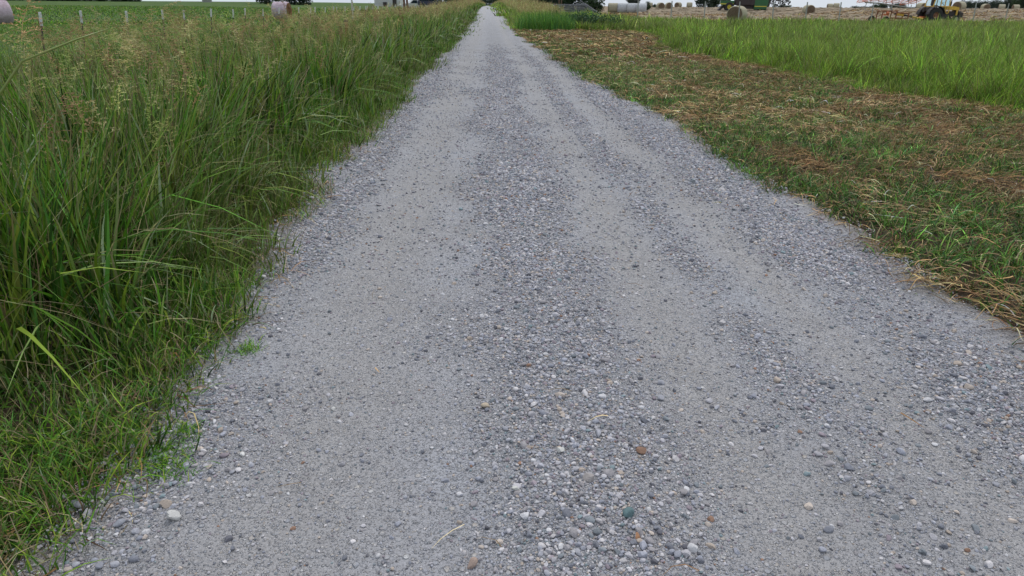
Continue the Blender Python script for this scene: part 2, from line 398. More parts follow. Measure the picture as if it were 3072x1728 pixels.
def hprofL(x, y):       # height factor of the left verge, 0 at the road edge
    d = edgeL(y)-x+.15*(vn(x, y, 2.1, 3)-.5)
    f = .16+.84*ss(.05, 1.0, d)
    near = 1-ss(1.85, 2.7, y+.35*(vn(x, y, 1.5, 40)-.5)+np.where(d > .6, .15, 0))
    f = f*(1-near)+.10*near
    f = f*(1-.5*ss(2.6, 7.0, -x))
    return f*(.45+1.0*fbm(x, y, 1.5, 70))*(.8+.4*vn(x, y, 5, 7))
parts = []
def add_left(n, yr, wmul, nseg, per=45, sig=.06, hs=1.0, xr=(-9.6, -1.0)):
    fn = lambda x, y: ((x < edgeL(y)-.01+.05*rng.normal(size=len(x))) & (x > -7.6+1.4*(vn(x, y, .6, 2)-.5)))*(.45+.8*fbm(x, y, 1.3, 90))
    x, y, az, out, br_, hh_ = tuss(n, xr, yr, fn, per, sig); k = len(x); f = hprofL(x, y)*hh_
    kind = rng.random(k); broad = kind < .40; dead = (kind > .82)
    h = np.where(broad, rng.uniform(.7, 1.15, k), rng.uniform(.35, 1.05, k))*f*hs
    h = np.clip(h, rng.uniform(.04, .12, k), rng.uniform(.85, 1.02, k))
    h = np.minimum(h, .16+1.0*np.maximum(0, edgeL(y)-x)+rng.uniform(0, .12, k))
    wd = np.where(broad, rng.uniform(.010, .021, k), rng.uniform(.0038, .0072, k))*wmul*np.clip(.35+f, .4, 1)
    lean = np.abs(rng.normal(0, .13, k))+out*.7; lean = np.where(dead, lean*1.8, lean); dr = np.clip(rng.beta(1.2, 3.6, k)*1.1, 0, 1.1); kink = rng.random(k) < .05; dr = np.where(kink, 1.25, dr)
    pk = fbm(x, y, .5, 33)
    c = pick(GREENS, k, v=.34)*1.15*br_[:, None]; c = np.minimum(c, np.array([.24, .34, .12])); yel = np.array([(.15, .17, .05)]); c = c*(1-.4*ss(.5, .7, pk)[:, None])+yel*.4*ss(.5, .7, pk)[:, None]
    c = np.where(dead[:, None], pick(TANS, k, v=.4)*1.2, c); pale = rng.random(k) < .05; c = np.where(pale[:, None], np.array([.34, .42, .24])*rng.uniform(.7, 1.1, (k, 1)), c)
    tip = np.where((rng.random(k) < .25)[:, None], pick(TANS, k), c*1.15)
    parts.append(blades(x, y, h, az, lean, dr, wd, c, nseg, tipcol=tip, wig=.02))
add_left(85000, (.7, 5), 1.0, 6, 40, .055, xr=(-6, -1.0))
add_left(135000, (5, 12), 1.3, 5, 40, .08)
add_left(135000, (12, 30), 2.3, 4, 30, .14)
add_left(90000, (30, 80), 4.6, 3, 20, .3)
add_left(70000, (80, 460), 13, 2)
# short lawn grass at the near left
def short(n, xr, yr, fn, h0, h1, wd, deadp, greens=GREENS, lst=parts, nseg=3, flat=.3):
    x, y = scatter(n, xr, yr, fn); k = len(x); dead = rng.random(k) < deadp
    h = rng.uniform(h0, h1, k); az = rng.uniform(0, 2*np.pi, k)
    c = np.where(dead[:, None], pick(TANS, k), pick(greens, k)*1.1)
    lst.append(blades(x, y, h, az, np.abs(rng.normal(flat, .3, k)), np.clip(rng.beta(2, 2, k), 0, 1), np.full(k, wd)*rng.uniform(.7, 1.4, k), c, nseg, wig=.03))
short(42000, (-3.2, -1.0), (.7, 3.2), lambda x, y: ((x < edgeL(y)+.02+.10*rng.normal(size=len(x))))*(.1+1.3*ss(.3, .6, fbm(x, y, 2.2, 25))), .04, .17, .0042, .28, greens=GREENS*.95)
short(26000, (-1.9, -1.0), (3, 14), lambda x, y: (np.abs(x-edgeL(y)+.05) < .16)*(ss(.35, .6, fbm(x, y, 2.2, 25))), .03, .13, .004, .35)
# little weeds growing in the gravel by the left edge
for (px, py, rad) in ((500, 1420, .10), (480, 1375, .09), (742, 1060, .06), (560, 1310, .05), (420, 1300, .1)):
    cx, cy = ground_at(px, py)
    n = int(240*(rad/.1)); x = rng.normal(cx, rad*.5, n); y = rng.normal(cy, rad*.45, n)
    parts.append(blades(x, y, rng.uniform(.015, .045, n), rng.uniform(0, 6.28, n), rng.uniform(.3, .9, n), rng.uniform(.2, .9, n), np.full(n, .003), pick(GREENS, n)*1.2, 2, z0=road_z(x, y)))

# seed heads (panicles)
def panicle_template(r, hi=True):
    V, F4, Cc = [], [], []; off = 0
    def rib(p0, p1, w, sag=0, ns=3):
        nonlocal off
        p0, p1 = np.array(p0), np.array(p1); d = p1-p0; s = np.cross(d, r.normal(size=3)); s /= np.linalg.norm(s)+1e-9
        for q in range(ns+1):
            t = q/ns; p = p0+d*t-np.array([0, 0, sag*t*t]); ww = w*(1-.6*t)/2; V.append(p-s*ww); V.append(p+s*ww)
        for q in range(ns): a = off+2*q; F4.append((a, a+1, a+3, a+2))
        off += 2*(ns+1); return p
    H_ = 1.0
    rib((0, 0, 0), (0, 0, H_), .012 if hi else .03)
    nb = 16 if hi else 9
    for b in range(nb):
        z = .08+.86*b/nb; a = r.uniform(0, 6.28); L = (.55-.40*z)*r.uniform(.7, 1.15); up = .35+.3*r.random()
        p1 = np.array((math.cos(a)*L*.75, math.sin(a)*L*.75, z+L*up)); end = rib((0, 0, z), p1, .009 if hi else .045, L*.35, 3 if hi else 2)
        if hi:
            for q in range(7):
                t = .3+.7*q/6; c0 = np.array((0, 0, z))*(1-t)+p1*t-np.array([0, 0, L*.35*t*t])
                dd = r.normal(size=3); dd[2] = abs(dd[2])*.5; dd /= np.linalg.norm(dd); rib(c0, c0+dd*r.uniform(.035, .06), .022, 0, 1)
    return np.array(V), np.array(F4)
def panicles(n, yr, xr, fn, hi, hmin, hmax, size, wmul, lst, dens_seed=SEEDS, Ts=None):
    x, y = scatter(n, xr, yr, fn); k = len(x)
    if k == 0: return
    h = rng.uniform(hmin, hmax, k)*(1-.25*ss(2.6, 7, -x)); az = rng.uniform(0, 6.28, k); ln = np.abs(rng.normal(.08, .1, k)); dr = rng.uniform(0, .22, k)
    c = pick(SEEDS, k)*np.array([.8, 1.0, .8]); g = pick(GREENS, k)*1.2
    lst.append(blades(x, y, h, az, ln, dr, np.full(k, .0035*wmul), g, 4, tipcol=c))
    z = G(x, y)-.01+h*np.sqrt(1-(.6*ln)**2)*(1-.62*dr); hx = h*(ln+dr*.75)
    bx, by = x+np.cos(az)*hx, y+np.sin(az)*hx
    Ti = rng.integers(0, len(Ts), k)
    for ti in range(len(Ts)):
        s = Ti == ti; kk = s.sum()
        if not kk: continue
        T, f = Ts[ti]; S = size*rng.uniform(.7, 1.35, kk)[:, None]; tl = (ln[s]+dr[s]*1.3+np.abs(rng.normal(0, .25, kk)))[:, None]; rr = rng.uniform(0, 6.28, kk)[:, None]
        X0 = T[:, 0]*np.cos(rr)-T[:, 1]*np.sin(rr); Y0 = T[:, 0]*np.sin(rr)+T[:, 1]*np.cos(rr); Z0 = T[:, 2][None]+0*rr
        bend = tl*(.5+.9*Z0); X1 = X0*np.cos(bend)+Z0*np.sin(bend); Z1 = -X0*np.sin(bend)*.4+Z0*np.cos(bend)
        a = az[s][:, None]; X2 = X1*np.cos(a)-Y0*np.sin(a); Y2 = X1*np.sin(a)+Y0*np.cos(a)
        V = np.stack([X2*S+bx[s][:, None], Y2*S+by[s][:, None], Z1*S+z[s][:, None]-.01], -1).reshape(-1, 3)
        nv = len(T); F_ = (f[None]+(np.arange(kk)*nv)[:, None, None]).reshape(-1, 4)
        lst.append((V, F_, np.repeat(pick(SEEDS, kk), nv, 0)))
TH = [panicle_template(rng, True) for _ in range(8)]; TL = [panicle_template(rng, False) for _ in range(6)]
def pf(x, y): return ((hprofL(x, y) > .42) & (x > -7.8))*(.15+1.3*ss(.35, .65, fbm(x, y, .7, 55)))*(1-.75*ss(3.5, 7, -x)*ss(5, 9, y))
panicles(1500, (2.3, 7), (-7, -1.2), pf, True, .55, 1.18, .17, .9, parts, Ts=TH)
panicles(2000, (7, 15), (-9, -1.2), pf, True, .6, 1.15, .21, 1.3, parts, Ts=TH)
panicles(1700, (15, 34), (-9, -1.3), pf, False, .8, 1.20, .24, 1.7, parts, Ts=TL)
panicles(3500, (34, 90), (-9.2, -1.4), pf, False, .85, 1.15, .28, 4, parts, Ts=TL)
panicles(9000, (90, 400), (-9.2, -1.5), pf, False, .9, 1.15, .45, 14, parts, Ts=TL)
V, FF, CC = merge(parts)
tag(link('tall_grass', mesh_np('tall_grass', V, FF, CC, [M_GRASS])), 'tall wild grass with tan seed heads along the left side of the road', 'grass', kind='stuff')

# pasture grass beyond the left verge
lp = []
short(70000, (-34, -7.), (8, 45), lambda x, y: (x < -7.2)*(.4+.8*fbm(x, y, .8, 11)), .08, .22, .014, .08, lst=lp, nseg=2)
short(60000, (-95, -7), (45, 140), lambda x, y: (x < -7.2)*(.4+.8*fbm(x, y, .3, 11)), .12, .28, .07, .08, lst=lp, nseg=2)
V, FF, CC = merge(lp); tag(link('pasture_grass', mesh_np('pasture_grass', V, FF, CC, [M_GRASS])), 'short green pasture grass behind the white topped fence posts', 'grass', kind='stuff')

# right: mown strip with green regrowth and cut straw
def mown(x, y): return (x > edgeR(y)-.02+.06*rng.normal(size=len(x))) & (x < tallR(y)+.5) & (y < 39.5)
def greenband(x, y):
    u = x-edgeR(y)+0*x; v = .62*ss(.28, .58, fbm(x, y, .7, 17))+.8*np.exp(-((u-.95-.25*(vn(y*0, y, .4, 6)-.5))/.30)**2)*ss(.3, .6, fbm(x, y, 2.6, 28))+1.0*np.exp(-((u-.16)/.24)**2)*ss(.35, .52, fbm(x, y, 1.3, 29))
    return np.clip(v+.7*ss(.52, .66, fbm(x, y, 2.2, 61))+.2*ss(8, 20, y), 0, 1)
rp = []; sp = []
BG = np.array([(.075, .19, .035), (.10, .23, .035), (.065, .16, .05), (.15, .25, .045)])
def rshort(n, yr, xr, wd, h0, h1, nseg=3):
    x, y, az, out, br_, hh = tuss(n, xr, yr, lambda x, y: mown(x, y)*(.05+.95*greenband(x, y)), 26, .035*(wd/.006)**.6, .8); k = len(x)
    c = np.where((rng.random(k) < .15)[:, None], pick(TANS, k), pick(BG, k, v=.35)*br_[:, None])
    rp.append(blades(x, y, rng.uniform(h0, h1, k)*hh, az, np.abs(rng.normal(.2, .25, k))+out, np.clip(rng.beta(2, 2, k), 0, 1), wd*rng.uniform(.7, 1.5, k), c, nseg, wig=.03))
rshort(80000, (1.4, 7), (1.9, 7.2), .006, .03, .15); rshort(95000, (7, 16), (1.4, 7.2), .009, .04, .15); rshort(80000, (16, 40), (1.1, 8.2), .015, .05, .15, 2)
STR = np.array([(.46, .33, .16), (.33, .235, .12), (.54, .44, .27), (.25, .16, .09), (.40, .26, .13), (.16, .10, .06), (.30, .25, .15), (.22, .20, .09)])*np.array([1.12, 1.02, .92])
def straw(n, yr, xr, wd, l0, l1, fn, nseg=5, lay=.05):
    x, y = scatter(n, xr, yr, fn); k = len(x); cl = fbm(x, y, 1.2, 44)
    az = (fbm(x, y, .8, 19)*9+rng.normal(0, .7, k)); br = ss(.35, .6, fbm(x, y, .8, 88)+.12*ss(3, 4.5, x))[:, None]; c = pick(STR, k, v=.5)*(1.2-.4*br)*(1-br*np.array([0, .08, .15]))
    L = rng.uniform(l0, l1, k); t = np.linspace(0, 1, nseg+1)[None]
    cur = rng.normal(0, 1.0, k)[:, None]; ang = az[:, None]+cur*t
    dx = np.cos(ang)*L[:, None]/nseg; dy = np.sin(ang)*L[:, None]/nseg
    X = x[:, None]+np.cumsum(dx, 1)-dx; Y = y[:, None]+np.cumsum(dy, 1)-dy
    hump = rng.uniform(.0, 1, k)[:, None]**2*.35*L[:, None]
    Z = G(X, Y)+.004+rng.uniform(0, lay, k)[:, None]*(.3+1.4*cl[:, None])+hump*np.sin(np.pi*np.clip(t*rng.uniform(.7, 1.2, k)[:, None], 0, 1))
    ww = wd*rng.uniform(.6, 1.5, k)[:, None]*.5*(1-.8*t**2); sx, sy = -np.sin(ang), np.cos(ang); tz = rng.uniform(-.7, .7, k)[:, None]
    A = np.stack([X-sx*ww, Y-sy*ww, Z-ww*tz], -1); B = np.stack([X+sx*ww, Y+sy*ww, Z+ww*tz], -1)
    V = np.stack([A, B], 2).reshape(-1, 3); b = (np.arange(k)*(nseg+1)*2)[:, None]+(np.arange(nseg)*2)[None]
    sp.append((V, np.stack([b, b+1, b+3, b+2], -1).reshape(-1, 4), np.repeat(c, (nseg+1)*2, 0)))
sf = lambda x, y: mown(x, y)*(.9-.75*greenband(x, y))
straw(95000, (1.4, 8), (1.9, 7.4), .0038, .05, .20, sf); straw(90000, (8, 18), (1.4, 7.4), .0065, .06, .24, sf, 4, .06); straw(60000, (18, 40), (1.1, 8.5), .018, .12, .35, sf, 3, .08)
straw(2500, (.8, 12), (-1.9, -.95), .004, .05, .18, lambda x, y: (np.abs(x-edgeL(y)+.04) < .14)*1.0, 4, .015)
straw(60, (1, 6), (-1, 2), .003, .03, .12, lambda x, y: x*0+1, 3, .02)
V, FF, CC = merge(sp); tag(link('cut_straw', mesh_np('cut_straw', V, FF, CC, [M_STRAW])), 'brown cut dead grass lying on the mown strip right of the road', 'straw', kind='stuff')
xk, yk = scatter(26000, (1.9, 7.2), (1.6, 18), lambda x, y: mown(x, y)*(x > edgeR(y)+.3)*ss(.3, .6, fbm(x, y, 1.5, 83))); k = len(xk)   # upright cut stubble
rp.append(blades(xk, yk, rng.uniform(.04, .13, k), rng.uniform(0, 6.28, k), np.abs(rng.normal(.1, .2, k)), rng.uniform(0, .5, k), np.full(k, .006), pick(STR, k), 2))
V, FF, CC = merge(rp); tag(link('mown_grass', mesh_np('mown_grass', V, FF, CC, [M_GRASS])), 'short green regrowth on the mown strip right of the road', 'grass', kind='stuff')

# right: tall green grass
tp = []
BR = np.array([(.10, .22, .026), (.15, .27, .034), (.075, .17, .026), (.21, .31, .045), (.27, .31, .07), (.13, .21, .05)])*np.array([1.08, 1.12, .75])
def tall(n, yr, xr, wm, h0, h1, nseg, fn=None):
    fn = fn or (lambda x, y: (x > tallR(y)+.1*rng.normal(size=len(x)))*(y < 66.5-.3*(x-15)*0)*(.5+.7*fbm(x, y, .8, 14)))
    x, y, azb, out, br_, hh_ = tuss(n, xr, yr, fn, 30, .05*wm); k = len(x)
    d = x-tallR(y); f = hh_*np.where(y < 38.5, .18+.82*ss(-.1, 1.9, d+.8*(vn(x, y, 1.3, 91)-.5)), .5+.5*ss(0, .5, d))*(.30+1.2*fbm(x, y, .8, 36))*(.85+.3*vn(x, y, 3, 7)); f = f*(1-.72*ss(46, 64, y)*ss(8, 16, x))
    h = rng.uniform(h0, h1, k)*f; dead = rng.random(k) < .10
    pt = ss(.4, .65, fbm(x, y, .12, 66))[:, None]
    c = pick(BR, k, v=.4)*1.08*br_[:, None]*(.7+.6*fbm(x, y, .9, 61))[:, None]*(1-pt*.3)+pt*.3*np.array([.20, .19, .10]); c = np.where(dead[:, None], pick(TANS, k), c)
    tip = np.where((rng.random(k) < .4)[:, None], c*.4+.6*np.array([.40, .40, .15]), c*1.25)
    tp.append(blades(x, y, h, azb, np.abs(rng.normal(0, .15, k))+out, rng.beta(1.5, 3, k), rng.uniform(.005, .011, k)*wm, c, nseg, tipcol=tip, wig=.02))
tall(190000, (5, 18), (4.5, 17), .75, .40, .78, 4)
tall(180000, (18, 40), (4.8, 36), 1.6, .40, .74, 3)
tall(150000, (38.5, 67), (1.3, 56), 4.5, .45, .80, 3, lambda x, y: (x > edgeR(y)+.1)*(y > 38.5+.6*rng.normal(size=len(x))*.3+1.5*(vn(x, y*0, .8, 4)-.5))*(.5+.7*fbm(x, y, .5, 14)))
tall(70000, (67, 450), (1.3, 15), 13, .7, 1.1, 2, lambda x, y: (x > edgeR(y)+.1)*(x < 6.2)*1.0)
# bright clump right of the road
x, y = scatter(9000, (1.4, 4.6), (37.5, 41), lambda x, y: np.exp(-((x-3.0)/1.0)**2-((y-39)/1.2)**2)); k = len(x)
tp.append(blades(x, y, rng.uniform(.7, 1.15, k), rng.uniform(0, 6.28, k), np.abs(rng.normal(0, .2, k)), rng.beta(1.5, 3, k), rng.uniform(.012, .026, k), pick(BG, k)*1.25, 3, wig=.02))
pfr = lambda x, y: (x > edgeR(y)+.6)*(x < 4.6+.06*(y-44)-3*ss(90, 150, y))*1.0
panicles(3500, (44, 90), (1.3, 9), pfr, False, .8, 1.1, .30, 5, tp, Ts=TL)
panicles(5000, (90, 400), (1.3, 7), pfr, False, .9, 1.15, .45, 14, tp, Ts=TL)
V, FF, CC = merge(tp); tag(link('green_field_grass', mesh_np('green_field_grass', V, FF, CC, [M_GRASS])), 'tall bright green grass beyond the mown strip on the right', 'grass', kind='stuff')
# hay stubble and windrows beyond the fence
hp = []
for r_ in range(16):
    yy = 70.5+3.4*r_*(1+.06*r_); n = int(130*(1+r_*.25)); xx = np.linspace(13+r_*1.2, 45+yy*.75, n)
    cyl = 9; a = np.linspace(0, np.pi, cyl); yc = yy+1.2*(fbm(xx, xx*0+r_*9, .12, 3)-.5)*2
    hh = .08+.34*fbm(xx, xx*0+yy, .7, 5)**1.3*1.2; wdt = .5+.6*fbm(xx, xx*0+yy, .4, 8)
    Xg = xx[:, None]+.12*rng.normal(size=(n, cyl)); Yg = yc[:, None]+np.cos(a)*wdt[:, None]+.06*rng.normal(size=(n, cyl))
    Zg = G(Xg, Yg)-.02+np.sin(a)*hh[:, None]*rng.uniform(.7, 1.3, (n, cyl))
    V = np.stack([Xg, Yg, Zg], -1).reshape(-1, 3); i = np.arange(n*cyl).reshape(n, cyl)
    f = np.stack([i[:-1, :-1], i[:-1, 1:], i[1:, 1:], i[1:, :-1]], -1).reshape(-1, 4)
    cv = (np.array([.30, .235, .16])*(.5+.75*fbm(V[:, 0], V[:, 1], .9, 51)[:, None]+.25*rng.random((len(V), 1))))
    hp.append((V, f, cv))
sp = []
straw(45000, (67, 110), (14, 95), .06, .3, .8, lambda x, y: x*0+.9, 2, .15)
V, FF, CC = merge(hp+sp); tag(link('hay_windrows', mesh_np('hay_windrows', V, FF, CC, [M_STRAW])), 'rows of raked tan hay lying in the field beyond the fence', 'hay', kind='stuff')

#BUILD2
# ------------------------------------------------------------------ mesh builder for made things
class MB:
    def __init__(s): s.v = []; s.f = []
    def _add(s, v, f):
        o = len(s.v); s.v += [tuple(map(float, p)) for p in v]; s.f += [tuple(i+o for i in q) for q in f]
    def box(s, c, d, rot=None, bev=.06):
        """box with chamfered vertical/horizontal edges"""
        x, y, z = [q/2 for q in d]; b = min(x, y, z)*bev*2
        P = []
        for sx in (-1, 1):
            for sy in (-1, 1):
                for sz in (-1, 1):
                    P += [(sx*(x-b), sy*(y-b), sz*z), (sx*(x-b), sy*y, sz*(z-b)), (sx*x, sy*(y-b), sz*(z-b))]
        import bmesh
        bm = bmesh.new(); vs = [bm.verts.new(p) for p in P]; r = bmesh.ops.convex_hull(bm, input=vs)
        bm.verts.index_update(); M = rot or Matrix.Identity(3); c = Vector(c)
        s._add([c+M@q.co for q in bm.verts], [[q.index for q in g.verts] for g in bm.faces]); bm.free(); return s
    def tube(s, pts, r, n=8, r2=None, cap=True):
        pts = [Vector(p) for p in pts]; o = []; m = len(pts)
        for i, p in enumerate(pts):
            d = (pts[min(i+1, m-1)]-pts[max(i-1, 0)]).normalized(); u = d.orthogonal().normalized() if i == 0 else (u-d*u.dot(d)).normalized()
            w_ = d.cross(u); rr = r if r2 is None else r+(r2-r)*i/(m-1)
            o += [p+(u*math.cos(a)+w_*math.sin(a))*rr for a in [2*math.pi*k/n for k in range(n)]]
        f = [(i*n+k, i*n+(k+1) % n, (i+1)*n+(k+1) % n, (i+1)*n+k) for i in range(m-1) for k in range(n)]
        if cap: f += [tuple(range(n))[::-1], tuple((m-1)*n+k for k in range(n))]
        s._add(o, f); return s
    def lathe(s, prof, c=(0, 0, 0), axis='Y', n=28, rot=None):
        """prof: list of (radius, offset along axis)"""
        o = []
        for r, h in prof:
            for k in range(n):
                a = 2*math.pi*k/n; ca, sa = r*math.cos(a), r*math.sin(a)
                p = {'X': (h, ca, sa), 'Y': (ca, h, sa), 'Z': (ca, sa, h)}[axis]
                o.append(Vector(c)+((rot@Vector(p)) if rot else Vector(p)))
        m = len(prof); f = [(i*n+k, i*n+(k+1) % n, (i+1)*n+(k+1) % n, (i+1)*n+k) for i in range(m-1) for k in range(n)]
        s._add(o, f); return s
    def prism(s, poly, y0, y1, axis='Y'):
        n = len(poly); P = lambda p, y: (p[0], y, p[1]) if axis == 'Y' else (y, p[0], p[1])
        s._add([P(p, y0) for p in poly]+[P(p, y1) for p in poly], [tuple(range(n)), tuple(range(n, 2*n))[::-1]]+[(k, (k+1) % n, n+(k+1) % n, n+k) for k in range(n)]); return s
    def build(s, name, mat, parent=None, smooth=False):
        me = bpy.data.meshes.new(name); me.from_pydata(s.v, [], s.f); me.materials.append(mat); me.update()
        import bmesh
        b = bmesh.new(); b.from_mesh(me); bmesh.ops.recalc_face_normals(b, faces=b.faces); b.to_mesh(me); b.free()
        if smooth:
            me.polygons.foreach_set('use_smooth', [True]*len(me.polygons))
        return link(name, me, parent)
RZ = lambda a: Matrix.Rotation(a, 3, 'Z')
RY = lambda a: Matrix.Rotation(a, 3, 'Y')
RX = lambda a: Matrix.Rotation(a, 3, 'X')
mWHITE = paint('white_paint', (.72, .72, .70), .5, scale=9, dirt=(.3, .27, .22), dirtamt=.6)
mPOST = paint('dark_post_steel', (.035, .045, .04), .6, scale=14, dirt=(.10, .05, .03), dirtamt=.7)
mGALV = paint('pale_post', (.42, .42, .40), .55, scale=12, dirt=(.2, .17, .13), dirtamt=.6)
mRUST = paint('rust', (.34, .11, .05), .85, scale=10, dirt=(.05, .03, .02), dirtamt=.8)
mYEL = paint('faded_yellow_paint', (.86, .52, .06), .45, scale=4, dirt=(.35, .16, .05), dirtamt=.6)
mBLK = paint('black_rubber', (.018, .018, .02), .8, scale=8, dirt=(.08, .065, .05), dirtamt=.5, bmp=.01)
mDARK = paint('dark_iron', (.03, .026, .028), .6, scale=8, dirt=(.09, .05, .03), dirtamt=.6)
mCOPPER = paint('rusty_rim', (.36, .17, .10), .7, scale=8, dirt=(.12, .06, .04), dirtamt=.6)
mRIMW = paint('dusty_white_rim', (.58, .56, .53), .6, scale=9, dirt=(.2, .16, .12), dirtamt=.5)
mGREEN = paint('harvester_green', (.015, .13, .035), .35, scale=3, dirt=(.06, .09, .04), dirtamt=.4)
mGY = paint('harvester_yellow', (.65, .55, .06), .45, scale=4)
mORANGE = paint('orange_red_paint', (.80, .20, .07), .5, scale=6, dirt=(.2, .08, .04), dirtamt=.6)
mGREYWOOD = None
def wood(name, c1, c2):
    m, n, p, o = newmat(name); co = objco(n); mp_ = n.nodes.new('ShaderNodeMapping'); mp_.inputs['Scale'].default_value = (.6, 9, 9); n.links.new(co, mp_.inputs[0])
    f = noise(n, 3, 6, .7, mp_.outputs[0]); n.links.new(ramp(n, f, [(.35, c1), (.65, c2)]), p.inputs['Base Color']); p.inputs['Roughness'].default_value = .85; bump(n, p, f, .01); return m
mGREYWOOD = wood('weathered_grey_wood', (.11, .105, .115), (.36, .35, .37))
mBROWNWOOD = wood('brown_post_wood', (.09, .045, .03), (.22, .13, .09))
mBARK = wood('bark', (.05, .04, .032), (.13, .105, .085))
def glass(name, col):
    m, n, p, o = newmat(name); p.inputs['Base Color'].default_value = (*col, 1); p.inputs['Roughness'].default_value = .05; p.inputs['Transmission Weight'].default_value = .92; p.inputs['IOR'].default_value = 1.2; return m
mGLASS = glass('cab_glass', (.80, .95, .98)); mDGLASS = glass('dark_glass', (.15, .2, .24))
def hay_side(name, c1, c2, scale=6):
    m, n, p, o = newmat(name); co = objco(n); mp_ = n.nodes.new('ShaderNodeMapping'); mp_.inputs['Scale'].default_value = (1, 1, 1); n.links.new(co, mp_.inputs[0])
    f = noise(n, scale, 8, .8, mp_.outputs[0]); n.links.new(ramp(n, f, [(.3, c1), (.7, c2)]), p.inputs['Base Color']); p.inputs['Roughness'].default_value = .95
    bump(n, p, f, .06); return m
def hay_face(name, c1, c2):
    m, n, p, o = newmat(name); co = objco(n); wv = N(n, 'ShaderNodeTexWave', Scale=9.0, Distortion=3.0, Detail=4.0); wv.wave_type = 'RINGS'; wv.rings_direction = 'Y'; wv.inputs['Detail Scale'].default_value = 3
    n.links.new(co, wv.inputs[0]); f = mixc(n, .55, wv.outputs[0], noise(n, 9, 7, .8, co)); n.links.new(ramp(n, f, [(.25, c1), (.7, c2)]), p.inputs['Base Color']); p.inputs['Roughness'].default_value = 1; bump(n, p, f, .08); return m
mHAYS = hay_side('bale_side_hay', (.28, .24, .15), (.50, .46, .33)); mHAYF = hay_face('bale_end_hay', (.13, .085, .05), (.36, .26, .17))
mNETG = hay_side('grey_net_wrap', (.36, .37, .38), (.58, .59, .60), 4); mNETP = hay_side('pinkish_net_wrap', (.32, .22, .24), (.62, .52, .58), 4)
mHAYO = hay_face('orange_brown_hay_end', (.16, .07, .03), (.42, .22, .09))

# ------------------------------------------------------------------ round bales
def bale_meshes(R, Lb, side, face, seed, squash=.94):
    r = np.random.default_rng(seed); n = 48; rr = R*(1+.018*r.normal(size=(n,))); rr = (rr+np.roll(rr, 1)+np.roll(rr, -1))/3
    prof = [(1-.10, -.5), (.975, -.47), (1.0, -.40)]+[(1.0+.008*r.normal(), q) for q in np.linspace(-.3, .3, 7)]+[(1.0, .40), (.975, .47), (.90, .5)]
    V = []
    for k, (q, h) in enumerate(prof):
        for j in range(n):
            a = 2*math.pi*j/n; rad = rr[j]*q; z = math.sin(a)*rad*squash; 
            if z < -R*.80: z = -R*.80-(abs(z)-R*.80)*.3
            V.append((math.cos(a)*rad, h*Lb, z+R*.86))
    m = len(prof); Fs = [(i*n+k, (i+1)*n+k, (i+1)*n+(k+1) % n, i*n+(k+1) % n) for i in range(m-1) for k in range(n)]
    s = MB(); s.v = V; s.f = Fs
    e = []
    for sgn, row in ((-1, 0), (1, m-1)):
        b = MB(); ring = V[row*n:(row+1)*n]; c = Vector((0, sgn*Lb*.5, R*.86)); rings = []
        for t in (1.0, .8, .6, .4, .2):
            rings += [tuple(c+(Vector(p)-c)*t+Vector((0, sgn*.035*(1-t)+r.normal()*.018*(t < 1), 0))) for p in ring]
        b.v = rings+[tuple(c+Vector((0, sgn*.03, 0)))]; b.f = [(i*n+k, i*n+(k+1) % n, (i+1)*n+(k+1) % n, (i+1)*n+k) for i in range(4) for k in range(n)]+[(4*n+k, 4*n+(k+1) % n, 5*n) for k in range(n)]
        e.append(b)
    return s, e
def bale(label, px, fwd, rz, R=.74, Lb=1.25, side=None, face=None, group='round hay bales in the fields', seed=1, dz=-.04):
    t = thing('hay_bale', label, 'hay bale', place(px, fwd), rz, group, dz)
    s, e = bale_meshes(R, Lb, side, face, seed)
    s.build('bale_wrap', side or mHAYS, t, True)
    for b in e: b.build('bale_end', face or mHAYF, t, True)
    return t
bale('tan round hay bale just behind the fence, nearest one right of the road', 2214, 66.5, math.radians(-38), .76, 1.35, seed=2, dz=.0)
bale('pink netted round bale with orange brown end at the left edge of the photo', -20, 46, math.radians(-40), .80, 1.35, mNETP, mHAYO, seed=3, dz=-.05)
bale('pink netted round bale in front of the dark bush left of the road', 843, 63, math.radians(84), .74, 1.30, mNETP, mHAYO, seed=4, dz=.1)
for k, (px, lab, side) in enumerate([(1840, 'tan round bale at the left end of the row of grey wrapped bales', mHAYS), (1868, 'grey wrapped round bale next to the tan one in the row', mNETG),
                                     (1896, 'grey wrapped round bale, third in the row from the tan end', mNETG), (1924, 'grey wrapped round bale at the right end of the row', mNETG)]):
    bale(lab, px, 119-.5*k, math.radians(80), .80, 1.62, side, mHAYF, 'row of wrapped round bales', 10+k, dz=.02)
for k, (px, fwd, rz, lab) in enumerate([(1950, 215, 70, 'small far round bale just right of the row of grey wrapped bales'), (1981, 150, 8, 'far end on round bale, left one of the pair beyond the wrapped bales'),
    (2006, 158, 0, 'far end on round bale, right one of the pair beyond the wrapped bales'), (2034, 190, -48, 'far bale seen at an angle between the end on pair and the dark trees'),
    (2068, 190, 82, 'far round bale seen from its side just left of the dark trees'), (2427, 112, 5, 'lone round bale seen end on between the green harvester and the hay rake'),
    (2489, 200, 80, 'left one of two small far bales left of the hay rake'), (2508, 180, 70, 'right one of two small far bales left of the hay rake'),
    (2762, 150, 20, 'far round bale half hidden behind the back of the yellow tractor'), (2876, 112, -62, 'round bale rising behind the hood of the yellow tractor'),
    (2955, 165, -5, 'far tan end on bale right of the tractor before the dark woods'), (3004, 180, 62, 'pale sided round bale in front of the dark woods'),
    (3046, 185, 78, 'rightmost pale round bale in front of the dark woods')]):
    bale(lab, px, fwd, math.radians(rz), .76, 1.3, mHAYS, mHAYF, 'round hay bales in the fields', 30+k, dz=-.02)

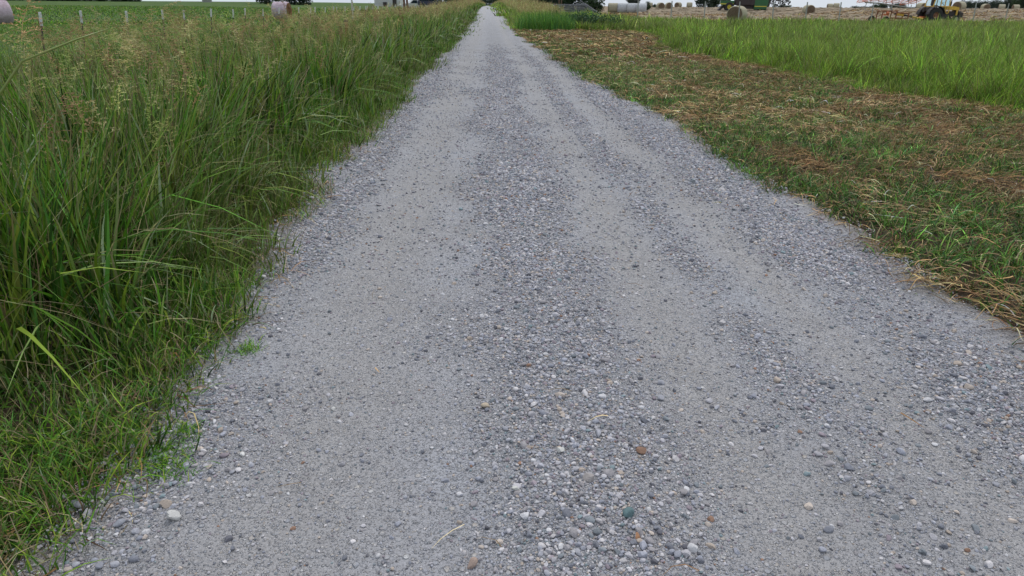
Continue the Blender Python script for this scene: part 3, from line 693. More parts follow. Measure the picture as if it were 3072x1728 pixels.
# ------------------------------------------------------------------ fences
def tpost(label, xy, h, hw, tilt, group, body, top=None, name='fence_post', wdt=.035):
    t = thing(name, label, 'fence post', xy, random.uniform(-.2, .2), group)
    t.rotation_euler = (random.uniform(-.02, .02), tilt, random.uniform(-.3, .3))
    b = MB(); b.box((0, 0, (h-hw)/2-.1), (wdt, .006, h-hw+.2)); b.box((0, .018, (h-hw)/2-.1), (.006, .03, h-hw+.2))
    for q in range(int((h-hw)/.055)): b.box((0, -.006, .05+q*.055), (.014, .010, .012))
    b.build('post_shaft', body, t)
    if top:
        c = MB(); c.box((0, .008, h-hw/2), (wdt*1.25, .042, hw), bev=.1); c.box((0, .008, h+.004), (wdt*.8, .03, .008)); c.build('white_top', top, t)
    return t
Xf = -12.0
names_l = ['nearest white topped steel post at the left edge of the pasture fence', 'second white topped fence post from the left edge', 'third white topped fence post from the left edge', 'fourth white topped fence post from the left edge']
for k in range(46):
    fx = 11.95-.0  # spacing follows the measured posts
    yy = 17.2+2.46*k
    if k < 4: lab = names_l[k]
    else: lab = 'white topped steel post of the long pasture fence left of the road'
    tpost(lab, (Xf+.15*math.sin(k*2.1), yy), 1.02+.03*math.sin(k*3.3)-.35*float(0), .34, math.radians(5.5)+random.uniform(-.03, .03), 'white topped posts of the left pasture fence', mPOST, mWHITE, wdt=.05 if k < 12 else .06)
rfx = [(1915, 'pale fence post in front of the row of wrapped bales'), (2016, 'pale fence post between the wrapped bales and the dark trees'), (2116, 'pale fence post in front of the dark trees'), (2220, 'pale fence post in front of the nearest round bale'),
       (2322, 'pale fence post just right of the green harvester'), (2422, 'pale fence post in front of the lone end on bale'), (2523, 'pale fence post just left of the hay rake'), (2620, 'pale fence post in front of the hay rake'),
       (2724, 'pale fence post between the hay rake and the tractor'), (2928, 'pale fence post just right of the yellow tractor'), (3025, 'pale fence post near the right edge of the photo')]
for k, (px, lab) in enumerate(rfx):
    if px == 2724: continue
    tpost(lab, place(px, 64+.0*k), 1.70, 0, math.radians(-1.5)+random.uniform(-.01, .01), 'pale posts of the hay field fence', mGALV, None, wdt=.10)
t = thing('white_pole', 'tall thin white pole standing in the left pasture', 'pole', place(1056, 46)); b = MB(); b.tube([(0, 0, -.2), (0, 0, 1.45)], .05, 10, .045); b.build('pole_shaft', mWHITE, t); b = MB(); b.lathe([(.0, .03), (.05, .02), (.055, 0), (.05, -.02)], (0, 0, 1.45), 'Z', 12); b.build('pole_cap', mWHITE, t)
t = thing('stake', 'short dark rusty stake sticking out of the tall grass left of the road', 'stake', place(1029, 15.5)); t.rotation_euler = (0, .04, .3)
b = MB(); b.box((0, 0, .42), (.06, .008, 1.0)); b.box((0, .02, .42), (.008, .04, 1.0)); b.build('stake_shaft', mRUST, t)
b = MB(); b.box((0, .01, .93), (.075, .05, .05)); b.build('stake_cap', mDARK, t)
for px, d, hh, lab in ((1212, 60, 2.4, 'thick red brown wooden post left of the far parked vehicles'), (1221, 61, 1.9, 'shorter brown wooden post beside the thick red brown one')):
    t = thing('wooden_post', lab, 'wooden post', place(px, d), 0, 'wooden posts by the far vehicles'); b = MB(); b.tube([(0, 0, -.2), (0.02, 0, hh*.5), (0, 0, hh)], .10, 10, .085); b.build('post_shaft', mBROWNWOOD, t)
for px, lab in ((1677, 'left one of two red brown posts behind the lumber pile'), (1684, 'right one of two red brown posts behind the lumber pile')):
    t = thing('wooden_post', lab, 'wooden post', place(px, 96), 0, 'posts behind the lumber pile'); b = MB(); b.box((0, 0, 1.7), (.14, .14, 3.8)); b.build('post_shaft', mBROWNWOOD, t); b = MB(); b.box((0, 0, 3.64), (.2, .2, .06)); b.build('post_cap', mGREYWOOD, t)

# ------------------------------------------------------------------ lumber pile
t = thing('lumber_pile', 'low pile of weathered grey boards in the tall grass right of the road', 'lumber pile', place(1722, 78), math.radians(4), dz=.28)
rr = random.Random(3)
for lay in range(6):
    for q in range(5):
        b = MB(); L = rr.uniform(3.0, 4.0); a = rr.uniform(-.05, .05)+(.02*lay); zt = .10+lay*.13; x0 = -.55+rr.uniform(-.25, .25)
        M = RZ(a) @ RY(rr.uniform(-.02, .03)); b.box((x0, -.6+q*.28+rr.uniform(-.05, .05), zt+rr.uniform(0, .03)), (L, .24, .07), M); b.build('board', mGREYWOOD, t)
for q in range(16):
    b = MB(); L = rr.uniform(1.6, 2.8); M = RZ(rr.uniform(-.5, .5)) @ RY(rr.uniform(.18, .55)); b.box((1.35+rr.uniform(-.5, .6), rr.uniform(-.6, .6), .45+rr.uniform(-.2, .25)), (L, .12, .04), M); b.build('board', mGREYWOOD, t)
b = MB()
for x in (-1.8, -.6, .6): b.box((x, 0, -.12), (.16, 1.5, .34))
b.build('bearer', mBROWNWOOD, t)

# ------------------------------------------------------------------ tractor
def wheel(parent, c, R, W, rimr, rim, lugs=22, spokes=0):
    t_ = MB(); pr = [(rimr, -W*.42), (R*.80, -W*.5), (R*.94, -W*.46), (R*.97, -W*.3), (R*.97, W*.3), (R*.94, W*.46), (R*.80, W*.5), (rimr, W*.42), (rimr, -W*.42)]
    t_.lathe(pr, c, 'Y', 36)
    for k in range(lugs):
        a = 2*math.pi*k/lugs
        for sg in (-1, 1):
            a2 = a+(sg > 0)*math.pi/lugs; M = RY(-a2) @ RX(0) 
            t_.box(Vector(c)+M@Vector((R*.965, sg*W*.24, 0)), (R*.07, W*.5, R*.055), M @ RX(sg*.5), bev=.1)
    tyre = t_.build('tyre', mBLK, parent)
    r_ = MB(); r_.lathe([(rimr*1.01, -W*.40), (rimr*.93, -W*.34), (rimr*.88, -W*.12), (rimr*.35, -W*.02), (rimr*.32, -W*.20), (.0001, -W*.22)], c, 'Y', 28)
    r_.lathe([(rimr*1.01, W*.40), (rimr*.93, W*.34), (rimr*.88, W*.12), (rimr*.35, W*.02), (rimr*.32, W*.20), (.0001, W*.22)], c, 'Y', 28)
    for k in range(8):
        a = 2*math.pi*k/8; r_.lathe([(.0001, -W*.26), (.02, -W*.26), (.02, W*.26), (.0001, W*.26)], (c[0]+math.cos(a)*rimr*.25, c[1], c[2]+math.sin(a)*rimr*.25), 'Y', 6)
    r_.build('rim', rim, parent, True)
def wheelobj(root, c, R, W, rimr, rim, lugs=22):
    e_ = bpy.data.objects.new('wheel', None); C.objects.link(e_); e_.parent = root; wheel(e_, c, R, W, rimr, rim, lugs); return e_
TX, TY = place(2820, 69.5)
t = thing('tractor', 'old yellow tractor with a glazed cab and dark rear tyres standing in the hay field', 'tractor', (TX, TY), math.radians(3))
# local x forward, y left (away from camera), z up ; rear axle x=-0.95, front axle x=1.35
wheelobj(t, (-.85, -.72, .68), .69, .40, .27, mCOPPER, 24); wheelobj(t, (-.85, .72, .68), .69, .40, .27, mCOPPER, 24)
wheelobj(t, (1.35, -.62, .34), .35, .22, .20, mRIMW, 18); wheelobj(t, (1.35, .62, .34), .35, .22, .20, mRIMW, 18)
b = MB(); b.box((-.85, 0, .68), (.5, 1.0, .46)); b.box((.1, 0, .72), (1.6, .46, .42)); b.box((1.0, 0, .80), (.9, .40, .46)); b.box((1.35, 0, .36), (.14, 1.15, .12)); b.tube([(-.85, -.8, .68), (-.85, .8, .68)], .09, 10)
b.box((.2, -.42, .5), (.55, .25, .25)); b.build('chassis', mDARK, t)
b = MB(); b.prism([(.42, 1.18), (.42, 1.46), (1.0, 1.47), (1.62, 1.40), (1.72, 1.30), (1.72, 1.12)], -.30, .30); hood = b.build('hood', mYEL, t)
b = MB()
for q in range(5): b.box((1.73, 0, .80+q*.09), (.03, .5, .03))
b.box((1.66, 0, .98), (.10, .58, .5)); b.build('grille', mDARK, t)
b = MB(); b.box((1.55, -.29, .86), (.16, .05, .62)); b.box((1.55, .29, .86), (.16, .05, .62)); b.build('hood_support', mYEL, t)
b = MB(); b.box((1.98, 0, .72), (.42, .70, .42)); b.box((1.9, 0, .98), (.3, .5, .12)); b.build('front_weight', mDARK, t)
for sy in (-1, 1):
    b = MB(); n = 12; pts = [(-.85+.80*math.cos(a), .68+.80*math.sin(a)) for a in np.linspace(math.radians(10), math.radians(175), n)]; pin = [(-.85+.765*math.cos(a), .68+.765*math.sin(a)) for a in np.linspace(math.radians(175), math.radians(10), n)]
    b.prism(pts+pin, sy*.72-.24, sy*.72+.24); b.build('fender', mDARK, t)
# cab: posts, roof, floor, glass
b = MB(); y = .62
for sx, tx in ((-1.15, -.95), (-.42, -.42), (.0, .0), (.44, .38)):
    for sy in (-y, y): b.tube([(sx, sy, 1.42), (tx, sy*.94, 2.42)], .045, 8)
for sy in (-y, y):
    b.box((-.38, sy, 1.44), (1.62, .07, .09)); b.tube([(.02, sy, 1.44), (.14, sy, 1.05), (.30, sy, .82), (.42, sy, .82), (.50, sy, 1.1), (.46, sy, 1.44)], .045, 8)
for x_ in (-1.12, .42): b.tube([(x_, -.62, 1.44), (x_, .62, 1.44)], .04, 6)
b.build('cab_frame', mYEL, t)
b = MB(); b.box((-.30, 0, 2.48), (1.55, 1.34, .14), bev=.2); b.build('cab_roof', mYEL, t)
b = MB(); b.box((-.4, 0, 1.0), (1.1, 1.0, .70)); b.build('cab_base', mDARK, t)
for sy in (-y, y):
    for x0, x1 in ((-1.06, -.46), (-.37, -.05), (.05, .38)):
        b = MB(); b.box(((x0+x1)/2, sy*.97, 1.94), (x1-x0, .012, .88)); b.build('window', mGLASS, t)
b = MB(); b.box((.42, 0, 1.94), (.012, 1.1, .88), RY(-.06)); b.build('windscreen', mGLASS, t)
b = MB(); b.box((-.62, 0, 1.50), (.45, .45, .12), bev=.3); b.box((-.84, 0, 1.78), (.12, .45, .5), bev=.3); b.build('seat', mDARK, t)
b = MB(); b.lathe([(.19+.02*math.cos(a), .02*math.sin(a)) for a in np.linspace(0, 6.283, 9)], (0.1, 0, 1.75), 'Z', 20, RY(0)); b.tube([(.1, 0, 1.74), (.35, 0, 1.5)], .02, 6); b.build('steering_wheel', mDARK, t)
b = MB(); b.tube([(.92, -.1, 1.4), (.92, -.1, 1.9), (.98, -.1, 2.45)], .045, 10); b.tube([(.92, -.1, 1.5), (.92, -.1, 1.85)], .07, 10); b.build('exhaust_pipe', mDARK, t)
b = MB(); b.tube([(-1.2, 0, .5), (-1.75, 0, .42)], .05, 8); b.box((-1.65, 0, .46), (.35, .28, .22)); b.build('drawbar', mORANGE, t)
b = MB(); b.box((-1.25, -.2, 1.2), (.35, .5, .4), bev=.2); b.box((-1.3, .3, 1.15), (.3, .35, .5), bev=.2); b.build('rear_toolbox', mDARK, t)

# ------------------------------------------------------------------ hay rake
RXx, RYy = place(2668, 67.5)
t = thing('hay_rake', 'rusty hay rake with raised tined wheels hitched behind the yellow tractor', 'hay rake', (RXx, RYy), -YAW+math.radians(2))
u = 1/29.5
def P3(px, py, yo=0): return ((px-2668)*u, yo, (63-py)*u)
for (px, py, yo) in ((2633, 54, .5), (2656, 55, -.5)):
    e_ = bpy.data.objects.new('wheel', None); C.objects.link(e_); e_.parent = t; wheel(e_, P3(px, py, yo), .31, .16, .17, mCOPPER, 14)
b = MB()
for yo in (-.45, .45):
    for a_, c_ in (((2646, 33), (2686, 33)), ((2646, 33), (2643, 60)), ((2684, 33), (2682, 63)), ((2718, 39), (2714, 62)), ((2686, 37), (2718, 39)), ((2684, 50), (2716, 52)), ((2684, 63), (2715, 63)), ((2650, 56), (2684, 56))):
        b.tube([P3(*a_, yo), P3(*c_, yo)], .05, 6)
for px, py in ((2646, 33), (2684, 33), (2718, 39), (2684, 50), (2656, 55)): b.tube([P3(px, py, -.5), P3(px, py, .5)], .035, 6)
b.build('frame', mRUST, t)
b = MB(); b.tube([P3(2600, 12), P3(2640, 14), P3(2680, 19)], .055, 8); b.tube([P3(2680, 19), P3(2727, 25)], .05, 8); b.tube([P3(2727, 25), P3(2727, 17)], .03, 6); b.tube([P3(2674, 18), P3(2674, 33)], .06, 8); b.tube([P3(2665, 20), P3(2680, 33)], .035, 6); b.tube([P3(2603, 13), P3(2601, 30)], .03, 6); b.build('boom', mGALV, t)
b = MB(); b.tube([P3(2686, 39), P3(2720, 44), P3(2742, 48)], .07, 8); b.build('tongue_tube', mDARK, t)
b = MB(); b.tube([P3(2735, 47), P3(2766, 52)], .075, 8); b.build('yellow_tongue', mYEL, t); b = MB(); b.box(P3(2700, 42), (.7, .14, .18), RY(.1)); b.build('yellow_cylinder', mYEL, t)
b = MB(); b.lathe([(.001, -.1), (.12, -.1), (.14, 0), (.12, .1), (.001, .1)], P3(2658, 38, -.5), 'X', 14); b.box(P3(2655, 42, -.5), (.5, .05, .14)); b.build('red_gearbox', mORANGE, t)
for k, (px, py, R_) in enumerate([(2596, 3, .62), (2612, 1, .66), (2634, -1, .68), (2655, -1, .70), (2672, 2, .70), (2690, 3, .70), (2716, 7, .68), (2738, 5, .60)]):
    w_ = bpy.data.objects.new('rake_wheel', None); C.objects.link(w_); w_.parent = t; c = P3(px, py, 0); M = RY(math.radians(-28)) @ RX(math.radians(12))
    b = MB(); seg = 24; ring = [Vector(c)+M@Vector((R_*math.cos(a), R_*.75*math.sin(a), 0)) for a in np.linspace(0, 2*math.pi, seg+1)]
    b.tube(ring, .026, 5, cap=False); b.build('ring', mORANGE, w_)
    b = MB()
    for q in range(20):
        a = 2*math.pi*q/20; p0 = Vector(c)+M@Vector((R_*.15*math.cos(a), R_*.15*math.sin(a), 0)); p1 = Vector(c)+M@Vector((R_*math.cos(a), R_*.75*math.sin(a), 0)); p2 = Vector(c)+M@Vector((R_*1.22*math.cos(a+.22), R_*.95*math.sin(a+.22), -.06)); b.tube([p0, p1, p2], .010, 4)
    b.build('tines', mORANGE, w_)
    b = MB(); b.lathe([(.001, -.05), (.09, -.05), (.09, .05), (.001, .05)], c, 'Z', 12, M); yy = 12+max(0, (px-2600))*.11; b.tube([c, P3(px+3, min(yy+2, 25))], .022, 6); b.build('hub', mDARK, w_)

# ------------------------------------------------------------------ green combine harvester
HX, HY = place(2228, 135)
t = thing('combine_harvester', 'green combine harvester with yellow stripes standing behind the nearest round bale', 'combine harvester', (HX, HY), math.radians(-14))
u = 1/14.6
def Q3(px, py, yo=0): return ((px-2228)*u, yo, (31.5-py)*u)
def hbox(b, x0, x1, y0, y1, dep=(-1.2, 1.2), bev=.04):
    a = Q3(x0, y1); c = Q3(x1, y0); b.box(((a[0]+c[0])/2, (dep[0]+dep[1])/2, (a[2]+c[2])/2), (c[0]-a[0], dep[1]-dep[0], c[2]-a[2]), bev=bev)
b = MB(); hbox(b, 2255, 2287, -28, 26, (-1.3, 1.3)); hbox(b, 2275, 2290, -20, 18, (-1.1, 1.1)); hbox(b, 2259, 2285, 24, 27, (-1.1, 1.1)); b.build('body', mGREEN, t)
b = MB(); hbox(b, 2206, 2256, -15, 16, (-1.15, 1.15)); hbox(b, 2212, 2280, 16, 25, (-.7, .7)); b.build('engine_bay', mDARK, t)
b = MB(); hbox(b, 2256, 2286, 17.5, 19.5, (-1.33, -1.29), .01); b.build('yellow_stripe', mGY, t)
b = MB(); hbox(b, 2168, 2202, 11.5, 14, (-1.43, -1.38), .01); b.build('yellow_stripe', mGY, t)
b = MB(); hbox(b, 2169, 2203, 5, 12, (-1.38, 1.38)); hbox(b, 2172, 2200, 12, 16, (-1.3, 1.3)); b.build('platform', mGREEN, t)
b = MB(); hbox(b, 2205, 2230, -30, -24, (-1.0, 1.0), .1); b.build('cab_roof', mGREEN, t)
b = MB(); hbox(b, 2207, 2227, -24, 9, (-.92, .92), .04); b.build('cab_glass', mGLASS, t)
b = MB()
for px in (2206, 2217, 2229): 
    for yo in (-.97, .97): b.tube([Q3(px, 10, yo), Q3(px, -25, yo)], .05, 6)
for px in (2206, 2217, 2229): b.tube([Q3(px, 9, -.97), Q3(px, 9, .97)], .05, 6); b.tube([Q3(px, -24, -.97), Q3(px, -24, .97)], .05, 6)
b.tube([Q3(2206, 9, -.97), Q3(2229, 9, -.97)], .05, 6); b.tube([Q3(2206, 9, .97), Q3(2229, 9, .97)], .05, 6)
b.build('cab_frame', mDARK, t)
b = MB()
for px in (2174, 2181, 2190): b.tube([Q3(px, 6, -1.2), Q3(px+2, -8, -1.2)], .10, 6); b.tube([Q3(px, 6, 1.2), Q3(px, -8, 1.2)], .10, 6)
b.tube([Q3(2172, -6, -1.2), Q3(2198, -6, -1.2)], .05, 6); b.build('handrail', mDARK, t)
wheelobj(t, Q3(2192, 20, -1.45), .78, .5, .36, mGY, 22); wheelobj(t, Q3(2192, 20, 1.45), .78, .5, .36, mGY, 22)
wheelobj(t, Q3(2271, 24, -1.1), .50, .36, .24, mGY, 18); wheelobj(t, Q3(2271, 24, 1.1), .50, .36, .24, mGY, 18)
b = MB(); b.prism([(-4.2, .35), (-3.9, .85), (-3.0, 1.35), (-1.6, 1.5), (-1.6, .9), (-3.2, .75), (-4.0, .2)], -.8, .8); b.build('feeder_house', mDARK, t)
b = MB(); b.tube([(-4.1, -1.9, .3), (-4.1, 1.9, .3)], .24, 12); b.build('header_auger', mDARK, t)
b = MB(); hbox(b, 2246, 2256, -24, 16, (-1.25, 1.25)); b.build('side_panel', mDARK, t)

# ------------------------------------------------------------------ far building and vehicles on the left
bx, by = place(1162, 190)
t = thing('farm_building', 'white sheet metal farm building on the skyline left of the road', 'building', (bx, by), -YAW)
b = MB(); b.box((0, 3, 2.2), (6.6, 6, 4.6), bev=.004)
b.build('wall', mWHITE, t)
b = MB()
for q in range(22): b.box((-3.15+q*.3, -.02, 2.2), (.05, .04, 4.5))
b.build('wall_ribs', mWHITE, t)
b = MB(); b.prism([(-3.6, 4.45), (0, 5.7), (3.6, 4.45), (3.6, 4.55), (0, 5.82), (-3.6, 4.55)], -.4, 6.4); b.build('roof', mGALV, t)
b = MB(); b.box((-.55, -.3, .45), (.9, .55, 1.0)); b.box((-.55, -.3, 1.0), (1.0, .6, .08)); b.build('utility_box', mDARK, t)
b = MB(); b.box((1.9, -.06, 1.05), (1.0, .08, 2.1)); d_ = b.build('door', mDARK, t); b = MB(); b.tube([(2.3, -.16, 1.05), (2.3, -.16, 1.2)], .03, 6); b.build('handle', mGALV, d_)
b = MB(); b.box((-2.2, -.06, 2.9), (1.0, .06, .9)); b.build('window', mDGLASS, t)
t = thing('storage_silo', 'pale grey round bin standing on the far left skyline', 'storage bin', place(622, 210), 0)
b = MB(); b.lathe([(1.3, -.3), (1.3, .6), (1.32, .62), (1.3, .64), (1.3, 1.4), (1.32, 1.42), (1.3, 1.44), (1.3, 2.4)], (0, 0, 0), 'Z', 28); b.build('wall', mGALV, t, True)
b = MB(); b.lathe([(1.4, 2.38), (.3, 3.1), (.3, 3.25), (.001, 3.3)], (0, 0, 0), 'Z', 28); b.build('roof', mGALV, t)
def car(name, label, cat, px, fwd, body, truck=False, rz=0):
    t = thing(name, label, cat, place(px, fwd), rz)
    W = .9; b = MB()
    if truck:
        prof = [(-2.6, .45), (-2.65, 1.05), (-.75, 1.08), (-.62, 1.72), (.45, 1.75), (1.05, 1.15), (2.3, 1.05), (2.55, .85), (2.55, .45)]
    else:
        prof = [(-2.2, .4), (-2.25, 1.0), (-2.0, 1.62), (-.2, 1.70), (.6, 1.62), (1.1, 1.08), (2.05, .95), (2.25, .75), (2.25, .4)]
    b.prism(prof, -W, W); b.build('body', body, t)
    b = MB()
    for sy in (-1, 1):
        if truck: b.prism([(-.58, 1.12), (-.5, 1.62), (.38, 1.64), (.88, 1.15)], sy*(W+.005)-.004, sy*(W+.005)+.004)
        else: b.prism([(-1.95, 1.1), (-1.8, 1.52), (.55, 1.54), (.95, 1.12)], sy*(W+.005)-.004, sy*(W+.005)+.004)
    b.build('side_window', mDGLASS, t)
    for x in (-1.5, 1.45):
        for sy in (-1, 1): wheelobj(t, (x, sy*.82, .36), .37, .22, .2, mRIMW, 12)
    for sy in (-1, 1): b = MB(); b.lathe([(.001, .0), (.09, .0), (.09, .05), (.001, .06)], (2.5 if truck else 2.2, sy*.65, .8), 'X', 12); b.build('headlight', mRIMW, t)
    b = MB(); b.box((2.55 if truck else 2.25, 0, .5), (.12, 1.7, .2)); b.build('bumper', mDARK, t)
    return t
mNAVY = paint('dark_blue_paint', (.03, .035, .07), .3, scale=2)
car('pickup_truck', 'white pickup truck parked far off beside the brown posts, left of the road', 'pickup truck', 1243, 128, mWHITE, True, math.radians(200))
car('parked_car', 'dark blue car parked far off behind the white pickup truck', 'car', 1293, 124, mNAVY, False, math.radians(10))

# ------------------------------------------------------------------ trees
def tree_meshes(seed, h, cr, trunk_h, n, leaf, cols, wide=1.0, low=0.0):
    r = np.random.default_rng(seed); b = MB(); base = Vector((0, 0, -.2)); top = Vector((r.normal()*.1*h*.2, r.normal()*.1*h*.2, h*.72))
    b.tube([base, base.lerp(top, .4)+Vector((r.normal()*.1, r.normal()*.1, 0)), top], h*.035, 8, h*.008)
    cl = []
    nl = 11
    for k in range(nl):
        t0 = .22+.5*k/nl; p0 = base.lerp(top, t0); a = k*2.4+r.uniform(-.4, .4); L = cr*(.95-.35*abs(t0-.45))*r.uniform(.7, 1.1); e = p0+Vector((math.cos(a)*L, math.sin(a)*L, h*(.10+.22*r.random())))
        b.tube([p0, p0.lerp(e, .5)+Vector((0, 0, .04*h)), e], h*.012, 6, h*.004)
        cl += [(e, r.uniform(.30, .5)*cr), (p0.lerp(e, .6)+Vector((0, 0, h*.05)), r.uniform(.35, .55)*cr)]
    for k in range(10):
        a = r.uniform(0, 6.28); q = r.uniform(.2, .75); cl.append((Vector((math.cos(a)*cr*q, math.sin(a)*cr*q, h*r.uniform(max(.25, low), .92))), r.uniform(.22, .45)*cr))
    if low < .2:
        for k in range(9): a = r.uniform(0, 6.28); q = r.uniform(.4, .95); cl.append((Vector((math.cos(a)*cr*q, math.sin(a)*cr*q, h*r.uniform(.05, .25))), r.uniform(.28, .42)*cr))
    cl.append((Vector((top.x, top.y, h*.88)), .4*cr))
    cc_ = np.array([list(c) for c, _ in cl]); rad = np.array([q for _, q in cl]); wgt = rad**2/np.sum(rad**2)
    ci = r.choice(len(cl), n, p=wgt); d = r.normal(size=(n, 3)); d /= np.linalg.norm(d, axis=1)[:, None]; q = rad[ci]*r.uniform(.35, 1.0, n)**.5*r.uniform(.8, 1.1, n)
    P_ = cc_[ci]+d*q[:, None]*np.array([1, 1, .8]); P_[:, 2] = np.maximum(P_[:, 2], .1)
    a1 = r.normal(size=(n, 3)); a1 /= np.linalg.norm(a1, axis=1)[:, None]; a2 = np.cross(a1, r.normal(size=(n, 3))); a2 /= np.linalg.norm(a2, axis=1)[:, None]
    s = leaf*r.uniform(.6, 1.3, n)[:, None]
    V = np.stack([P_-a1*s, P_-a2*s*.6, P_+a1*s, P_+a2*s*.6], 1).reshape(-1, 3); f = np.arange(n*4).reshape(n, 4)
    ct = np.array(cols)[r.integers(0, len(cols), len(cl))][ci]*r.uniform(.75, 1.25, (n, 1))
    return b, mesh_np('crown', V, f, np.repeat(ct, 4, 0), [M_LEAF])
DK = [(.030, .055, .022), (.04, .07, .028), (.05, .085, .035), (.025, .045, .022)]
DB = [(.035, .055, .035), (.045, .07, .045), (.03, .045, .035), (.06, .08, .05)]
GRY = [(.08, .075, .065), (.07, .08, .06), (.10, .09, .08), (.05, .06, .05)]
TT = {}
for k, a in {'dark': (1, 8, 3.4, 2, 5200, .22, DK), 'dark_b': (2, 7, 3.0, 2, 4600, .22, DB), 'grey': (3, 9, 3.8, 2, 4200, .20, GRY), 'bush': (4, 3.0, 2.2, .4, 2600, .14, DK), 'dark_c': (5, 9.5, 4.2, 2, 5600, .25, DB)}.items():
    b, cm = tree_meshes(*a); 
    me = bpy.data.meshes.new('trunk'); me.from_pydata(b.v, [], b.f); me.materials.append(mBARK); TT[k] = (me, cm, a[1], a[2])
def tree(kind, label, px, fwd, h, wd, group=None, name='tree', cat='tree', dz=0):
    tm, cm, h0, c0 = TT[kind]; t = thing(name, label, cat, place(px, fwd), random.uniform(0, 6.28), group, dz); t.scale = (wd/(2*c0)*.9, wd/(2*c0)*.9, h/h0)
    link('trunk', tm, t); link('crown', cm, t); return t
gR = 'trees and bushes along the right horizon'
tree('dark_b', 'dark tree on the skyline left of the green harvester, the taller of two', 2108, 190, 7.0, 4.6, gR)
tree('dark', 'lower dark tree between the taller dark tree and the green harvester', 2142, 195, 3.6, 4.2, gR)
tree('dark_b', 'low dark tree touching the left side of the green harvester', 2172, 200, 3.4, 3.0, gR)
tree('grey', 'big grey leaved tree rising right behind the green harvester', 2302, 160, 10, 9.5, gR)
tree('bush', 'small round bush between the lumber pile and the wrapped bales', 1783, 120, 1.7, 3.0, gR, 'bush', 'bush', dz=.1)
tree('bush', 'low bush just right of the far bale beyond the wrapped bales', 1963, 260, 1.1, 2.2, gR, 'bush', 'bush')
tree('dark_b', 'small dark tree top showing above the middle of the wrapped bales', 1898, 230, 3.4, 4.4, gR)
tree('dark', 'thin dark shrub at the right end of the row of wrapped bales', 1942, 132, 1.7, 1.2, gR)
tree('bush', 'pale small scrub on the skyline between the harvester and the lone bale', 2350, 300, 1.4, 6.5, gR, 'bush', 'bush')
gL = 'trees by the road and behind the lumber pile'
tree('dark', 'dark tree directly behind the lumber pile', 1735, 118, 8, 7.5, gL)
tree('dark_c', 'large dark tree left of the two red brown posts', 1640, 135, 9, 8.5, gL)
tree('dark_b', 'dark tree nearest the right side of the road, far off', 1580, 165, 9, 8.0, gL)
tree('dark', 'dark tree just left of the far end of the road', 1395, 190, 8, 7, gL)
tree('dark_c', 'dark tree above the far parked vehicles', 1345, 170, 9, 7.5, gL)
tree('dark', 'wide dark bush left of the pink bale on the left skyline', 800, 185, 6.5, 9.0, gL)
tree('dark_b', 'wide dark bush right of the pink bale on the left skyline', 885, 180, 6.0, 8.5, gL)
gT = 'trees on the hill at the top left'
for k, (px, lab, kd) in enumerate([(-10, 'dark tree above the bale at the left edge', 'dark_c'), (110, 'dark tree above the first white topped post', 'dark'), (190, 'dark tree on the hill between the first and second white topped posts', 'dark_b'), (270, 'dark tree on the hill above the second white topped post', 'dark_c'),
                                   (350, 'dark tree on the hill left of the third white topped post', 'dark'), (395, 'last dark tree of the hilltop row towards the road', 'dark_b')]):
    tree(kd, lab, px, 215, 9, 9, gT)
# distant woods as masses
def woods(name, label, spans, kinds=('dark', 'dark_b', 'dark_c')):
    Vs = []; r = np.random.default_rng(5)
    for (p0, p1, fwd, h, stp) in spans:
        for px in np.arange(p0, p1, stp):
            k = kinds[r.integers(0, len(kinds))]; tm, cm, h0, c0 = TT[k]; n = len(cm.vertices); co = np.zeros(n*3, np.float32); cm.vertices.foreach_get('co', co); co = co.reshape(-1, 3)
            nq = n//4; sel = r.permutation(nq)[:int(nq*.6)]; co = co.reshape(nq, 4, 3)[sel].reshape(-1, 3); cl = np.zeros(n*4, np.float32); cm.attributes['tint'].data.foreach_get('color', cl); cl = cl.reshape(nq, 4, 4)[sel].reshape(-1, 4)[:, :3]
            ff = fwd*r.uniform(.94, 1.06); x, y = place(px, ff); hh = h*r.uniform(.7, 1.15); ws = stp*ff/F*1.25/(c0*2)*1.6; a = r.uniform(0, 6.28)
            co = co*np.array([ws, ws, hh/h0]); X = co[:, 0]*math.cos(a)-co[:, 1]*math.sin(a)+x; Y = co[:, 0]*math.sin(a)+co[:, 1]*math.cos(a)+y
            Vs.append((np.stack([X, Y, co[:, 2]+float(G(x, y))-.3], -1), np.arange(len(co)).reshape(-1, 4), cl))
    V, FF, CC = merge(Vs); return tag(link(name, mesh_np(name, V, FF, CC, [M_LEAF])), label, 'woods', kind='stuff')
woods('far_woods', 'dark line of woods on the horizon at the far right', [(2885, 3140, 420, 5.5, 12), (3020, 3140, 400, 7.5, 12), (2560, 2630, 460, 1.8, 8), (2622, 2656, 380, 3.6, 8), (2676, 2712, 380, 3.4, 8), (2715, 2765, 450, 1.4, 8)])
woods('road_end_woods', 'dark woods closing off the far end of the road', [(1405, 1560, 500, 8, 9), (1500, 1700, 420, 8, 12)])
woods('left_far_hedge', 'dark hedge along the hilltop at the far left', [(-60, 400, 235, 2.2, 14)])

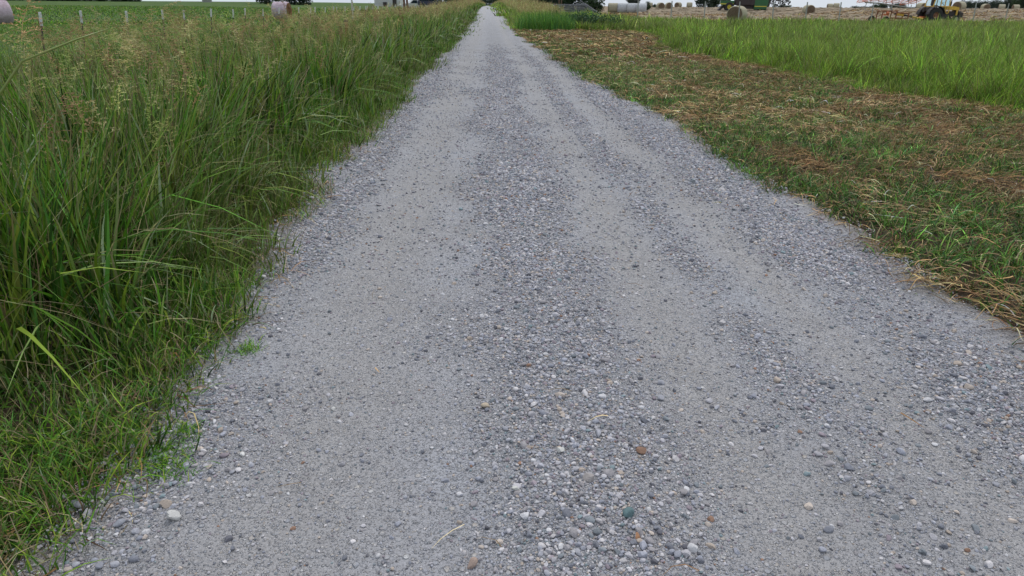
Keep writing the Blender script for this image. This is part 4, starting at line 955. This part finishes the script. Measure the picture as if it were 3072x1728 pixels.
# ------------------------------------------------------------------ broad leaved weeds at the end of the mown strip
def weed(label, px, fwd, h, wd, seed, cols, flowers=0, leaf=1.0, pos=None, grp='leafy weeds at the end of the mown strip'):
    t = thing('weed_plant', label, 'weed', pos or place(px, fwd), 0, grp); r = np.random.default_rng(seed); b = MB(); tips = []
    for k in range(12):
        a = r.uniform(0, 6.28); L = wd*.5*r.uniform(.3, 1); p = Vector((math.cos(a)*L, math.sin(a)*L, h*r.uniform(.6, 1))); b.tube([(0, 0, 0), (p.x*.4, p.y*.4, p.z*.6), p], .012*leaf, 5, .005*leaf); tips.append(p)
    b.build('stem', mBARK, t); n = 700; tp_ = np.array([list(p) for p in tips])[r.integers(0, 12, n)]; q = r.uniform(.25, 1, n)[:, None]**.6
    P_ = tp_*q+r.normal(size=(n, 3))*.11*wd**.5*leaf**.5; P_[:, 2] = np.maximum(P_[:, 2], .03); a1 = r.normal(size=(n, 3)); a1 /= np.linalg.norm(a1, axis=1)[:, None]; a2 = np.cross(a1, r.normal(size=(n, 3))); a2 /= np.linalg.norm(a2, axis=1)[:, None]; s = r.uniform(.03, .07, n)[:, None]*leaf
    V = np.stack([P_-a1*s, P_-a2*s*.55, P_+a1*s, P_+a2*s*.55], 1).reshape(-1, 3); link('foliage', mesh_np('foliage', V, np.arange(n*4).reshape(n, 4), np.repeat(np.array(cols)[r.integers(0, len(cols), n)], 4, 0), [M_GRASS]), t)
    for k in range(flowers):
        b = MB(); p = tips[k]; b.lathe([(.001, .03), (.05, .02), (.065, 0), (.03, -.03)], (p.x, p.y, p.z+.03), 'Z', 9); b.build('flower', mWHITE, t)
WC = [(.05, .11, .045), (.06, .13, .05), (.045, .09, .04), (.08, .14, .06)]
for k, (px, d, h, wd, fl, lab) in enumerate([(1700, 42, .75, 1.0, 4, 'green weed with a few white flowers below the lumber pile'), (1722, 40.5, .8, 1.3, 0, 'dense green weed right of the white flowered one'), (1765, 40, .85, 1.5, 0, 'dark dense weed at the middle of the strip end'),
    (1803, 40.5, .8, 1.4, 0, 'dark weed below the tan end of the wrapped bale row'), (1840, 41, .7, 1.3, 0, 'dark leafy weed at the right end of the weed patch'), (1745, 42, .8, 1.2, 0, 'tall weed between two dense green weeds'), (1667, 55, 1.2, .8, 5, 'pale green weed with white flowers at the left end of the lumber pile')]):
    weed(lab, px, d, h, wd, 60+k, WC, fl)

# long stalk lying across the tall grass in front of the left fence
def pt_at(px, py, dist):
    d = (CM.to_3x3() @ Vector(((px-1536)/F, (864-py)/F, -1))).normalized(); return Vector((0, 0, H))+d*dist
mSTALK = paint('green_stalk', (.16, .22, .03), .4, var=.1, scale=20, dirt=(.25, .2, .06), dirtamt=.4)
pts = [pt_at(66, 184, 3.0), pt_at(150, 150, 3.05), pt_at(230, 118, 3.1), pt_at(325, 86, 3.15)]
root_ = Vector((pts[0].x-.55, pts[0].y-.1, 0))
b = MB(); b.tube([root_, root_.lerp(pts[0], .6)+Vector((-.05, 0, .12))]+pts, .006, 8, .0022); 
o = b.build('grass_stalk', mSTALK, None, True); tag(o, 'long thick yellow green grass stalk leaning across the grass at the top left', 'grass stalk')
